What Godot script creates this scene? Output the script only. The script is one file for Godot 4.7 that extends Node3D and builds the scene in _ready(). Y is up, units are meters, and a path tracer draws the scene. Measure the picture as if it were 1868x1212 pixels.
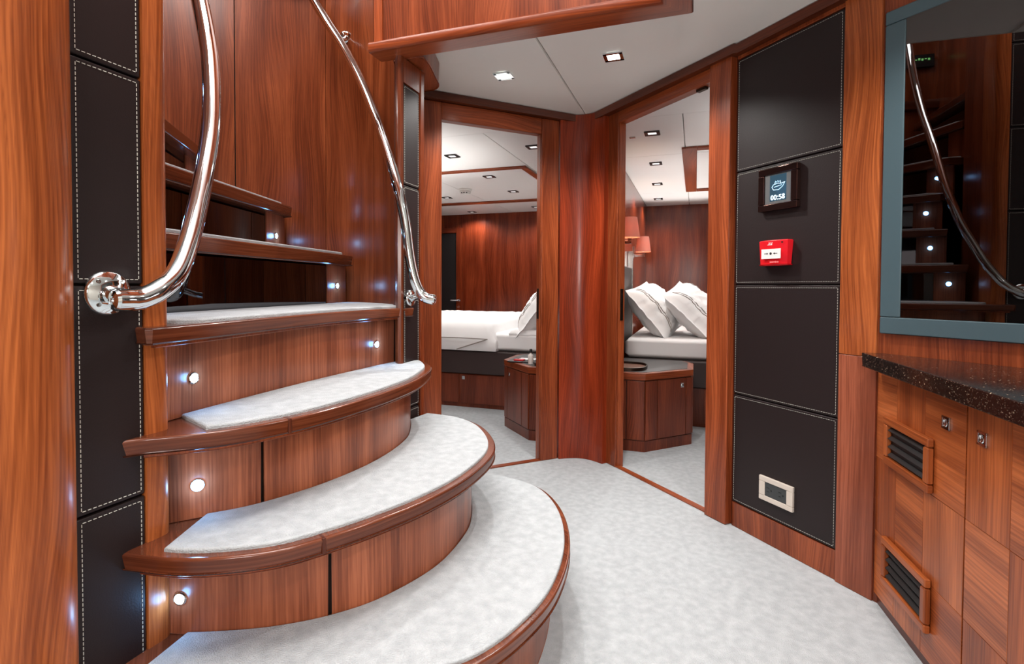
extends Node3D
# Yacht lower-deck lobby: curved stair, two cabin doors, leather panelled walls, mirror and cabinet.
# World axes: the boat's fore-and-aft line is -z; the camera is turned 19.2 degrees to port.

const CAM_H := 0.92
const RISE := 0.21
const MID := Vector2(-0.3, -1.2)     # a point well inside the lobby

var M := {}
var names := {}
var rng := RandomNumberGenerator.new()


func _ready():
	rng.seed = 11
	# ---- camera
	var cam := Camera3D.new()
	cam.name = "camera"
	cam.projection = Camera3D.PROJECTION_FRUSTUM
	cam.near = 0.05
	cam.far = 40.0
	cam.size = 1212.0 / 960.0 * 0.05
	cam.frustum_offset = Vector2(0.0, -61.2 / 960.0 * 0.05)
	cam.position = Vector3(0, CAM_H, 0)
	cam.rotation_degrees = Vector3(-1.3, 19.2, 0.25)
	add_child(cam)
	cam.current = true
	# ---- environment: closed rooms, no sky
	var env := Environment.new()
	env.background_mode = Environment.BG_COLOR
	env.background_color = Color.BLACK
	env.tonemap_mode = Environment.TONE_MAPPER_LINEAR
	env.tonemap_exposure = 1.06
	env.sdfgi_enabled = true
	env.ssao_enabled = true
	env.ssil_enabled = true
	var we := WorldEnvironment.new()
	we.name = "world_environment"
	we.environment = env
	add_child(we)
	make_materials()
	lights()
	shell()
	stair_wall()
	doors()
	panel_wall()
	left_column()
	staircase()
	handrails()
	mirror_and_cabinet()
	status_display()
	wall_devices()
	cabins()


# =====================================================================================
# LIGHTS
func lights():
	# lobby ceiling: two in view, three out of view, placed to light the lobby
	downlight(Vector3(-0.79, 1.83, -2.15), 0.075, 0.9, "left ceiling spotlight above the left cabin door, lit", "lobby ceiling spotlights", 14.0)
	downlight(Vector3(-0.315, 1.83, -2.11), 0.075, 0.9, "right ceiling spotlight beside the ceiling seam, lit", "lobby ceiling spotlights", 14.0)
	downlight(Vector3(0.42, 1.83, -1.25), 0.075, 0.9, "ceiling spotlight out of view, lighting the lobby in front of the mirror", "lobby ceiling spotlights", 14.0)
	downlight(Vector3(0.55, 1.83, -0.1), 0.075, 0.9, "ceiling spotlight out of view, lighting the right side of the lobby", "lobby ceiling spotlights", 14.0)
	downlight(Vector3(0.75, 1.83, 0.9), 0.075, 0.9, "ceiling spotlight out of view, lighting the lobby behind the camera", "lobby ceiling spotlights", 14.0)
	# the stairwell is open to the deck above; unseen panels up there light stair and lobby
	unseen_panel_light(Vector3(-0.55, 3.15, -0.55), Vector2(0.9, 1.3), 6.0, "unseen large light panel high above the lobby well, lighting the lobby")
	added_wall_fill(Vector3(0.15, 1.25, 1.59), 2.7)
	unseen_panel_light(Vector3(-1.65, 3.15, -1.1), Vector2(0.5, 0.5), 2.2, "unseen small square light panel high above the curved stair, lighting the winders")


func downlight(at: Vector3, s: float, e: float, label: String, group: String, glow: float, angle := 70.0, dark := false):
	var t := thing("ceiling_light", at, label, "ceiling light", group)
	var f := G.new()
	for k in 4:
		var a := k * PI / 2.0
		var xf := Transform3D(Basis(Vector3.UP, a), at) * Transform3D(Basis(), Vector3(0, -0.002, s * 0.5 - s * 0.09))
		rbox(f, xf, Vector3(s, 0.006, s * (0.2 if not dark else 0.24)), 0.001, 0)
	put(t, "frame", f, M.dark_frame if dark else M.chrome)
	var l := G.new()
	rbox(l, Transform3D(Basis(), at + Vector3(0, -0.001, 0)), Vector3(s * 0.66, 0.002, s * 0.66), 0.0005, 0)
	var lm: StandardMaterial3D = glowing(Color(1.0, 0.99, 0.98), glow)
	put(t, "lens", l, lm)
	var sp := SpotLight3D.new()
	sp.name = "spot"
	sp.position = Vector3(0, -0.012, 0)
	sp.rotation_degrees = Vector3(-90, 0, 0)
	sp.light_color = Color(1.0, 0.985, 0.97)
	sp.light_energy = e
	sp.spot_angle = angle
	sp.spot_angle_attenuation = 0.6
	sp.spot_range = 12.0
	sp.spot_attenuation = 2.0
	sp.light_size = s * 0.33
	sp.shadow_enabled = true
	t.add_child(sp)


func unseen_panel_light(at: Vector3, size: Vector2, e: float, label: String):  # panels out of view above the well, placed to light what lies below
	var t := thing("ceiling_light", at, label, "ceiling light", "")
	var f := G.new()
	rbox(f, Transform3D(Basis(), at + Vector3(0, 0.02, 0)), Vector3(size.x + 0.06, 0.03, size.y + 0.06), 0.004, 0)
	put(t, "housing", f, M.white_plastic)
	var l := G.new()
	rbox(l, Transform3D(Basis(), at), Vector3(size.x, 0.008, size.y), 0.001, 0)
	put(t, "diffuser", l, glowing(Color(1.0, 0.99, 0.98), 1.5))
	var a := AreaLight3D.new()
	a.name = "unseen_panel_lamp"
	a.position = Vector3(0, -0.012, 0)
	a.rotation_degrees = Vector3(-90, 0, 0)
	a.area_size = size
	a.light_energy = e
	a.light_color = Color(1.0, 0.985, 0.97)
	a.area_range = 14.0
	a.area_attenuation = 2.0
	a.shadow_enabled = true
	t.add_child(a)


# =====================================================================================
# MATERIALS
func mat(c: Color, rough: float, metal := 0.0) -> StandardMaterial3D:
	var m := StandardMaterial3D.new()
	m.albedo_color = c
	m.roughness = rough
	m.metallic = metal
	return m


func rgb8(r: int, g: int, b: int) -> Color:
	return Color(r / 255.0, g / 255.0, b / 255.0)


func glowing(c: Color, e: float) -> StandardMaterial3D:
	var m := mat(Color(0.9, 0.9, 0.9), 0.4)
	m.emission_enabled = true
	m.emission = c
	m.emission_energy_multiplier = e
	return m


func wood(tex: Texture2D, tint: Color, rough := 0.3, coat := 0.35) -> StandardMaterial3D:
	var m := mat(tint, rough)
	m.albedo_texture = tex
	m.metallic_specular = 0.38
	m.clearcoat_enabled = coat > 0.0
	m.clearcoat = coat * 0.7
	m.clearcoat_roughness = 0.18
	return m


func noise_tex(size: int, freq: float, octaves: int, sd: int, lo: Color, hi: Color, kind := FastNoiseLite.TYPE_SIMPLEX_SMOOTH) -> NoiseTexture2D:
	var n := FastNoiseLite.new()
	n.noise_type = kind
	n.seed = sd
	n.frequency = freq
	n.fractal_octaves = octaves
	var t := NoiseTexture2D.new()
	t.width = size
	t.height = size
	t.seamless = true
	t.noise = n
	var g := Gradient.new()
	g.set_color(0, lo)
	g.set_color(1, hi)
	t.color_ramp = g
	return t


func tri3(m: StandardMaterial3D, per_metre: float):
	m.uv1_triplanar = true
	m.uv1_world_triplanar = true
	m.uv1_scale = Vector3.ONE * per_metre


func make_materials():
	var figured := wood_texture(512, 1024, 5, 1.0)
	var straight := wood_texture(512, 512, 23, 0.25)
	M.wall_wood = wood(figured, rgb8(152, 82, 50), 0.3)
	M.curve_wood = wood(figured, rgb8(140, 76, 45), 0.28)
	M.post_wood = wood(figured, rgb8(198, 118, 66), 0.34, 0.2)
	M.post_low = wood(straight, rgb8(156, 92, 70), 0.32, 0.3)
	M.jamb_wood = wood(figured, rgb8(168, 90, 54), 0.28)
	M.column_wood = wood(figured, rgb8(158, 66, 36), 0.3, 0.3)
	M.riser_wood = wood(straight, rgb8(176, 108, 78), 0.3)
	M.tread_wood = wood(straight, rgb8(120, 68, 46), 0.2, 0.7)
	M.dark_and_shaded_wood = wood(straight, rgb8(100, 50, 30), 0.35)  # dark parts; also carries the shade on cornice and friezes
	M.cab_wood = wood(straight, rgb8(190, 110, 60), 0.35)
	M.cab_wood_2 = wood(straight, rgb8(176, 98, 52), 0.35)
	M.cab_wood_3 = wood(straight, rgb8(200, 120, 70), 0.35)
	M.bed_wood = wood(figured, rgb8(134, 68, 44), 0.3)
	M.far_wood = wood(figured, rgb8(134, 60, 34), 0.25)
	M.leather = mat(rgb8(33, 24, 24), 0.46)
	M.leather.metallic_specular = 0.4
	M.leather.heightmap_enabled = true
	M.leather.heightmap_texture = noise_tex(256, 0.09, 2, 3, Color.BLACK, Color.WHITE, FastNoiseLite.TYPE_CELLULAR)
	M.leather.heightmap_scale = 0.02
	tri3(M.leather, 14.0)
	M.thread = mat(rgb8(205, 205, 195), 0.7)
	var c := mat(rgb8(182, 187, 190), 0.95)
	c.albedo_texture = noise_tex(1024, 0.018, 6, 8, Color(0.87, 0.875, 0.88), Color(1, 1, 1))
	c.heightmap_enabled = true
	c.heightmap_texture = noise_tex(1024, 0.19, 3, 9, Color.BLACK, Color.WHITE)
	c.heightmap_scale = 0.25
	c.rim_enabled = true
	c.rim = 0.3
	tri3(c, 1.3)
	M.carpet = c
	M.cream = mat(rgb8(206, 200, 190), 0.6)
	M.ceiling = mat(rgb8(238, 237, 231), 0.6)
	M.cabin_ceiling = mat(rgb8(236, 236, 234), 0.45)
	M.chrome = mat(Color(0.88, 0.91, 0.92), 0.06, 1.0)
	M.steel = mat(Color(0.75, 0.74, 0.72), 0.22, 1.0)
	M.dark_metal = mat(rgb8(60, 48, 40), 0.35, 0.9)
	M.dark_frame = mat(rgb8(34, 30, 28), 0.3, 0.4)
	M.black = mat(rgb8(20, 20, 21), 0.45)
	M.groove = mat(rgb8(34, 20, 14), 0.7)
	M.smoked = mat(Color(0.36, 0.36, 0.37), 0.02, 1.0)
	M.mirror = mat(Color(0.37, 0.36, 0.36), 0.012, 1.0)
	M.mirror_border = mat(rgb8(70, 90, 97), 0.34, 0.1)
	var g := mat(Color.WHITE, 0.13)
	g.albedo_texture = granite()
	g.uv1_scale = Vector3(1.6, 3.2, 1.0)
	M.granite = g
	M.white_plastic = mat(rgb8(232, 232, 228), 0.35)
	M.grey_plastic = mat(rgb8(92, 94, 94), 0.4)
	M.dark_plastic = mat(rgb8(54, 57, 58), 0.4)
	M.red_plastic = mat(rgb8(214, 22, 34), 0.3)
	M.linen = mat(rgb8(240, 240, 240), 0.75)
	M.linen.rim_enabled = true
	M.linen.rim = 0.3
	M.linen_grey = mat(rgb8(150, 142, 136), 0.6)
	M.bed_leather = mat(rgb8(58, 46, 44), 0.45)
	M.grey_leather = mat(rgb8(88, 85, 83), 0.5)
	M.tan_leather = mat(rgb8(112, 72, 52), 0.4)
	M.table_leather = mat(rgb8(74, 72, 72), 0.4)
	M.glass_white = mat(rgb8(236, 234, 228), 0.15)


func wood_texture(w: int, h: int, sd: int, figure: float) -> ImageTexture:
	# scalar grain field over 0.8 m across the grain by 1.6 m along it, made to repeat
	var n := FastNoiseLite.new()
	n.noise_type = FastNoiseLite.TYPE_SIMPLEX
	n.seed = sd
	n.frequency = 1.0
	n.fractal_type = FastNoiseLite.FRACTAL_NONE
	var data := PackedByteArray()
	data.resize(w * h * 3)
	var dark := Color(0.50, 0.38, 0.31)
	var pale := Color(1.0, 0.95, 0.90)
	for y in h:
		var v := 1.6 * y / h
		var bv := clampf((v - 1.36) / 0.24, 0.0, 1.0)
		for x in w:
			var u := 0.8 * x / w
			var bu := clampf((u - 0.68) / 0.12, 0.0, 1.0)
			var t := grain(n, u, v, figure)
			if bu > 0.0:
				t = lerpf(t, grain(n, u - 0.8, v, figure), bu)
			if bv > 0.0:
				var t2 := grain(n, u, v - 1.6, figure)
				if bu > 0.0:
					t2 = lerpf(t2, grain(n, u - 0.8, v - 1.6, figure), bu)
				t = lerpf(t, t2, bv)
			var c := dark.lerp(pale, clampf(t, 0.0, 1.0))
			var i := (y * w + x) * 3
			data[i] = int(c.r * 255.0)
			data[i + 1] = int(c.g * 255.0)
			data[i + 2] = int(c.b * 255.0)
	return ImageTexture.create_from_image(Image.create_from_data(w, h, false, Image.FORMAT_RGB8, data))


func grain(n: FastNoiseLite, u: float, v: float, figure: float) -> float:
	var warp := n.get_noise_2d(u * 4.0, v * 1.1) * 0.022 * figure
	var x := u + warp
	var band := n.get_noise_2d(x * 11.0 + 40.0, v * 0.35)
	var ring := absf(n.get_noise_2d(x * 26.0 + 9.0, v * 0.5))
	var line := n.get_noise_2d(x * 120.0, v * 1.6 + 20.0)
	var fine := n.get_noise_2d(x * 260.0 + 5.0, v * 4.0)
	var pore := n.get_noise_2d(u * 420.0, v * 14.0)
	var t := 0.64 + 0.24 * band + 0.16 * line + 0.12 * fine + 0.06 * pore
	if ring < 0.07:
		t -= (0.07 - ring) * 3.2 * (0.3 + 0.7 * figure) * (0.6 + 0.6 * band)
	return t


func granite() -> ImageTexture:
	var im := Image.create(512, 512, false, Image.FORMAT_RGB8)
	im.fill(Color(0.11, 0.09, 0.08))
	var r := RandomNumberGenerator.new()
	r.seed = 4
	for k in 9000:
		var b := r.randf_range(0.14, 0.38)
		im.fill_rect(Rect2i(r.randi() % 510, r.randi() % 510, 1 + r.randi() % 3, 1 + r.randi() % 2), Color(b * 1.2, b, b * 0.85))
	for k in 900:
		var b := r.randf_range(0.35, 0.85)
		im.fill_rect(Rect2i(r.randi() % 508, r.randi() % 508, 1 + r.randi() % 3, 1 + r.randi() % 3), Color(b, b * 0.88, b * 0.74))
	return ImageTexture.create_from_image(im)


# =====================================================================================
# GEOMETRY HELPERS
class G:
	var v := PackedVector3Array()
	var n := PackedVector3Array()
	var t := PackedVector2Array()
	var off := Vector2.ZERO

	func tri(a: Vector3, b: Vector3, c: Vector3, na: Vector3, nb: Vector3, nc: Vector3, ta := Vector2.ZERO, tb := Vector2.ZERO, tc := Vector2.ZERO):
		var f := (b - a).cross(c - a)
		if f.length_squared() < 1e-18:
			return
		if f.dot(na + nb + nc) > 0.0:   # front faces run clockwise
			v.append_array([a, c, b])
			n.append_array([na, nc, nb])
			t.append_array([ta + off, tc + off, tb + off])
		else:
			v.append_array([a, b, c])
			n.append_array([na, nb, nc])
			t.append_array([ta + off, tb + off, tc + off])

	func quad(p: Array, q: Array, uv: Array):
		tri(p[0], p[1], p[2], q[0], q[1], q[2], uv[0], uv[1], uv[2])
		tri(p[0], p[2], p[3], q[0], q[2], q[3], uv[0], uv[2], uv[3])

	func flat(a: Vector3, b: Vector3, c: Vector3, d: Vector3, nn: Vector3, uv: Array):
		quad([a, b, c, d], [nn, nn, nn, nn], uv)

	func commit(base: Vector3) -> ArrayMesh:
		var pv := v.duplicate()
		for i in pv.size():
			pv[i] -= base
		var a := []
		a.resize(Mesh.ARRAY_MAX)
		a[Mesh.ARRAY_VERTEX] = pv
		a[Mesh.ARRAY_NORMAL] = n
		a[Mesh.ARRAY_TEX_UV] = t
		var m := ArrayMesh.new()
		m.add_surface_from_arrays(Mesh.PRIMITIVE_TRIANGLES, a)
		return m

	func box() -> AABB:
		var b := AABB(v[0], Vector3.ZERO)
		for p in v:
			b = b.expand(p)
		return b


func wg() -> G:
	# a mesh whose wood grain starts at a place of its own
	var g := G.new()
	g.off = Vector2(rng.randf(), rng.randf())
	return g


func wuv(across: float, along: float) -> Vector2:
	return Vector2(across / 0.8, along / 1.6)


func numbered(called: String) -> String:
	var k: int = names.get(called, 0)
	names[called] = k + 1
	return called if k == 0 else "%s_%03d" % [called, k]


func thing(called: String, at: Vector3, label: String, category: String, group := "") -> Node3D:
	var o := Node3D.new()
	o.name = numbered(called)
	o.position = at
	add_child(o, true)
	o.set_meta("label", label)
	o.set_meta("category", category)
	if group:
		o.set_meta("group", group)
	o.set_meta("base", at)
	return o


func struct(called: String, at := Vector3.ZERO) -> Node3D:
	var o := Node3D.new()
	o.name = numbered(called)
	o.position = at
	add_child(o, true)
	o.set_meta("kind", "structure")
	o.set_meta("base", at)
	return o


func put(parent: Node3D, called: String, g: G, m: Material, label := "") -> MeshInstance3D:
	# vertices are given in world coordinates; the part keeps its parent's base
	var base: Vector3 = parent.get_meta("base", Vector3.ZERO)
	var o := MeshInstance3D.new()
	o.name = called
	o.mesh = g.commit(base)
	o.material_override = m
	parent.add_child(o, true)
	var used := {}
	for c in parent.get_children():
		if c != o:
			used[String(c.name)] = true
	var nm := called
	var k := 0
	while used.has(nm):
		k += 1
		nm = "%s_%03d" % [called, k]
	o.name = nm
	o.set_meta("base", base)
	if label:
		o.set_meta("label", label)
	return o


func solid(called: String, g: G, m: Material, label: String, category: String, group := "") -> MeshInstance3D:
	# a thing that is one mesh, standing at the middle of its own underside
	var b := g.box()
	var base := Vector3(b.position.x + b.size.x / 2, b.position.y, b.position.z + b.size.z / 2)
	var o := MeshInstance3D.new()
	o.name = numbered(called)
	o.mesh = g.commit(base)
	o.material_override = m
	o.position = base
	add_child(o, true)
	o.set_meta("base", base)
	o.set_meta("label", label)
	o.set_meta("category", category)
	if group:
		o.set_meta("group", group)
	return o


func shell_mesh(called: String, g: G, m: Material) -> MeshInstance3D:
	var o := MeshInstance3D.new()
	o.name = numbered(called)
	o.mesh = g.commit(Vector3.ZERO)
	o.material_override = m
	add_child(o, true)
	o.set_meta("kind", "structure")
	o.set_meta("base", Vector3.ZERO)
	return o


func rbox(g: G, xf: Transform3D, size: Vector3, bev: float, grain_axis := 1):
	var h := size / 2.0
	bev = minf(bev, minf(h.x, minf(h.y, h.z)) * 0.49)
	var face := func(axis: int, s: float, s1: float, s2: float) -> Vector3:
		var p := Vector3.ZERO
		var a1 := (axis + 1) % 3
		var a2 := (axis + 2) % 3
		p[axis] = s * h[axis]
		p[a1] = s1 * (h[a1] - bev)
		p[a2] = s2 * (h[a2] - bev)
		return p
	var uvp := func(p: Vector3, axis: int) -> Vector2:
		var a1 := (axis + 1) % 3
		var a2 := (axis + 2) % 3
		if a1 == grain_axis:
			return wuv(p[a2], p[a1])
		return wuv(p[a1], p[a2])
	for axis in 3:
		for s in [-1.0, 1.0]:
			var nn := Vector3.ZERO
			nn[axis] = s
			var wn := (xf.basis * nn).normalized()
			var c := [face.call(axis, s, -1.0, -1.0), face.call(axis, s, 1.0, -1.0), face.call(axis, s, 1.0, 1.0), face.call(axis, s, -1.0, 1.0)]
			g.flat(xf * c[0], xf * c[1], xf * c[2], xf * c[3], wn, [uvp.call(c[0], axis), uvp.call(c[1], axis), uvp.call(c[2], axis), uvp.call(c[3], axis)])
	if bev <= 0.0:
		return
	for axis in 3:   # the edge that runs along this axis
		var a1 := (axis + 1) % 3
		var a2 := (axis + 2) % 3
		for s1 in [-1.0, 1.0]:
			for s2 in [-1.0, 1.0]:
				var pa := Vector3.ZERO
				var pb := Vector3.ZERO
				pa[a1] = s1 * h[a1]
				pa[a2] = s2 * (h[a2] - bev)
				pb[a1] = s1 * (h[a1] - bev)
				pb[a2] = s2 * h[a2]
				var e := Vector3.ZERO
				e[axis] = h[axis] - bev
				var n1 := Vector3.ZERO
				n1[a1] = s1
				var n2 := Vector3.ZERO
				n2[a2] = s2
				n1 = xf.basis * n1
				n2 = xf.basis * n2
				g.quad([xf * (pa - e), xf * (pa + e), xf * (pb + e), xf * (pb - e)], [n1, n1, n2, n2], [wuv(0, -e[axis]), wuv(0, e[axis]), wuv(bev, e[axis]), wuv(bev, -e[axis])])
	for sx in [-1.0, 1.0]:
		for sy in [-1.0, 1.0]:
			for sz in [-1.0, 1.0]:
				var s := Vector3(sx, sy, sz)
				var q := s * (h - Vector3.ONE * bev)
				g.tri(xf * (q + Vector3(sx * bev, 0, 0)), xf * (q + Vector3(0, sy * bev, 0)), xf * (q + Vector3(0, 0, sz * bev)), xf.basis * Vector3(sx, 0, 0), xf.basis * Vector3(0, sy, 0), xf.basis * Vector3(0, 0, sz))


func along(p: Vector2, q: Vector2, toward := MID) -> Transform3D:
	# frame on a plan line: x along it, y up, z out of its face towards a point
	var d := (q - p).normalized()
	var nn := Vector2(-d.y, d.x)
	if nn.dot(toward - p) < 0.0:
		d = -d
		nn = -nn
	return Transform3D(Basis(Vector3(d.x, 0, d.y), Vector3.UP, Vector3(nn.x, 0, nn.y)), Vector3.ZERO)


func board(g: G, p: Vector2, q: Vector2, y0: float, y1: float, back: float, front: float, bev := 0.003, grain_axis := 1, toward := MID):
	var xf := along(p, q, toward)
	var m := (p + q) / 2.0
	xf.origin = Vector3(m.x, (y0 + y1) / 2.0, m.y) + xf.basis.z * (back + front) / 2.0
	rbox(g, xf, Vector3((q - p).length(), y1 - y0, front - back), bev, grain_axis)


func cbox(g: G, lo: Vector3, hi: Vector3, bev := 0.003, grain_axis := 1):
	rbox(g, Transform3D(Basis(), (lo + hi) / 2.0), hi - lo, bev, grain_axis)


func lerp_line(p: Vector2, q: Vector2, s: float) -> Vector2:
	return p + (q - p).normalized() * s


func smooth(pts: Array, step := 0.02) -> PackedVector2Array:
	# Catmull-Rom through plan points
	var out := PackedVector2Array()
	for i in pts.size() - 1:
		var a: Vector2 = pts[maxi(i - 1, 0)]
		var b: Vector2 = pts[i]
		var c: Vector2 = pts[i + 1]
		var d: Vector2 = pts[mini(i + 2, pts.size() - 1)]
		var k := maxi(1, int(ceil(b.distance_to(c) / step)))
		for j in k:
			out.append(b.cubic_interpolate(c, a, d, float(j) / k))
	out.append(pts[pts.size() - 1])
	return out


func smooth3(pts: Array, step := 0.015) -> PackedVector3Array:
	var out := PackedVector3Array()
	for i in pts.size() - 1:
		var a: Vector3 = pts[maxi(i - 1, 0)]
		var b: Vector3 = pts[i]
		var c: Vector3 = pts[i + 1]
		var d: Vector3 = pts[mini(i + 2, pts.size() - 1)]
		var k := maxi(1, int(ceil(b.distance_to(c) / step)))
		for j in k:
			out.append(b.cubic_interpolate(c, a, d, float(j) / k))
	out.append(pts[pts.size() - 1])
	return out


func offset_line(pts: PackedVector2Array, d: float) -> PackedVector2Array:
	# moves an open plan line sideways: positive to the right-hand normal (-dz, dx)
	var out := PackedVector2Array()
	for i in pts.size():
		var a := pts[maxi(i - 1, 0)]
		var b := pts[mini(i + 1, pts.size() - 1)]
		var t := (b - a).normalized()
		out.append(pts[i] + Vector2(-t.y, t.x) * d)
	return out


func clip_line(pts: PackedVector2Array, from: float, to_end: float) -> PackedVector2Array:
	# the part of a line between a length from its start and a length before its end
	var total := 0.0
	for i in pts.size() - 1:
		total += pts[i].distance_to(pts[i + 1])
	var a := from
	var b := total - to_end
	var out := PackedVector2Array()
	var run := 0.0
	for i in pts.size() - 1:
		var l := pts[i].distance_to(pts[i + 1])
		if l > 0.0:
			if run <= a and a < run + l:
				out.append(pts[i].lerp(pts[i + 1], (a - run) / l))
			if run + l > a and run + l < b:
				out.append(pts[i + 1])
			if run < b and b <= run + l:
				out.append(pts[i].lerp(pts[i + 1], (b - run) / l))
		run += l
	return out


func reversed2(p: PackedVector2Array) -> PackedVector2Array:
	var q := p.duplicate()
	q.reverse()
	return q


func clean(poly: PackedVector2Array) -> PackedVector2Array:
	var out := PackedVector2Array()
	for p in poly:
		if out.is_empty() or out[out.size() - 1].distance_to(p) > 0.004:
			out.append(p)
	while out.size() > 3 and out[0].distance_to(out[out.size() - 1]) < 0.004:
		out.remove_at(out.size() - 1)
	return out


func prism(g: G, poly_in: PackedVector2Array, y0: float, y1: float, bt := 0.0, bb := 0.0, cap_turn := 0.0, side_along := false, crease := 35.0):
	# upright prism over a plan outline, its rims rounded by bt (top) and bb (bottom)
	var poly := clean(poly_in)
	var area := 0.0
	for i in poly.size():
		area += poly[i].cross(poly[(i + 1) % poly.size()])
	if area < 0.0:
		poly.reverse()
	var k := poly.size()
	var seg := PackedVector2Array()
	for i in k:
		var d := (poly[(i + 1) % k] - poly[i]).normalized()
		seg.append(Vector2(d.y, -d.x))     # outward, for positive area
	var vn0 := PackedVector2Array()       # normal at the start of each side
	var vn1 := PackedVector2Array()
	var inset := PackedVector2Array()
	var cs := cos(deg_to_rad(crease))
	for i in k:
		var a := seg[(i + k - 1) % k]
		var b := seg[i]
		var m := (a + b).normalized()
		inset.append(m / maxf(0.35, m.dot(b)))
		vn0.append(m if a.dot(b) > cs else b)
	for i in k:
		var a := seg[i]
		var b := seg[(i + 1) % k]
		vn1.append((a + b).normalized() if a.dot(b) > cs else a)
	var rings := []   # [y, inset, normal y weight]
	if bb > 0.0:
		for j in 4:
			var a := PI / 2 * (1.0 - j / 3.0)
			rings.append([y0 + bb * (1.0 - cos(PI / 2 - a)) if false else y0 + bb * (1.0 - sin(PI / 2 - a)), bb * (1.0 - cos(PI / 2 - a)), -sin(a)])
	else:
		rings.append([y0, 0.0, 0.0])
	if bt > 0.0:
		for j in 4:
			var a := PI / 2 * j / 3.0
			rings.append([y1 - bt * (1.0 - sin(a)), bt * (1.0 - cos(a)), sin(a)])
	else:
		rings.append([y1, 0.0, 0.0])
	var per := 0.0
	for i in k:
		var l := poly[i].distance_to(poly[(i + 1) % k])
		for r in rings.size() - 1:
			var lo: Array = rings[r]
			var hi: Array = rings[r + 1]
			var p := []
			var q := []
			var uv := []
			for c in [[lo, 0], [lo, 1], [hi, 1], [hi, 0]]:
				var ri: Array = c[0]
				var j: int = (i + c[1]) % k
				var w: Vector2 = poly[j] - inset[j] * ri[1]
				p.append(Vector3(w.x, ri[0], w.y))
				var nn: Vector2 = vn0[i] if c[1] == 0 else vn1[i]
				var flat := sqrt(maxf(0.0, 1.0 - ri[2] * ri[2]))
				q.append(Vector3(nn.x * flat, ri[2], nn.y * flat))
				var s: float = per + l * c[1]
				uv.append(wuv(ri[0], s) if side_along else wuv(s, ri[0]))
			g.quad(p, q, uv)
		per += l
	for cap in 2:
		var ri: Array = rings[0] if cap == 0 else rings[rings.size() - 1]
		var pl := PackedVector2Array()
		for i in k:
			pl.append(poly[i] - inset[i] * ri[1])
		var idx := Geometry2D.triangulate_polygon(pl)
		if idx.is_empty():
			var best := PackedVector2Array()
			for c in Geometry2D.offset_polygon(poly, -ri[1]):
				if c.size() > best.size():
					best = c
			pl = best
			idx = Geometry2D.triangulate_polygon(pl)
		var up := Vector3.DOWN if cap == 0 else Vector3.UP
		for j in range(0, idx.size(), 3):
			var a := pl[idx[j]]
			var b := pl[idx[j + 1]]
			var c := pl[idx[j + 2]]
			g.tri(Vector3(a.x, ri[0], a.y), Vector3(b.x, ri[0], b.y), Vector3(c.x, ri[0], c.y), up, up, up, wuv(a.rotated(cap_turn).x, a.rotated(cap_turn).y), wuv(b.rotated(cap_turn).x, b.rotated(cap_turn).y), wuv(c.rotated(cap_turn).x, c.rotated(cap_turn).y))


func sheet(g: G, line: PackedVector2Array, depth: float, y0: float, y1: float, bev := 0.002):
	# a bent board: a plan line with thickness to its right-hand side
	var back := offset_line(line, depth)
	var poly := line.duplicate()
	poly.append_array(reversed2(back))
	prism(g, poly, y0, y1, bev, bev)


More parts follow.
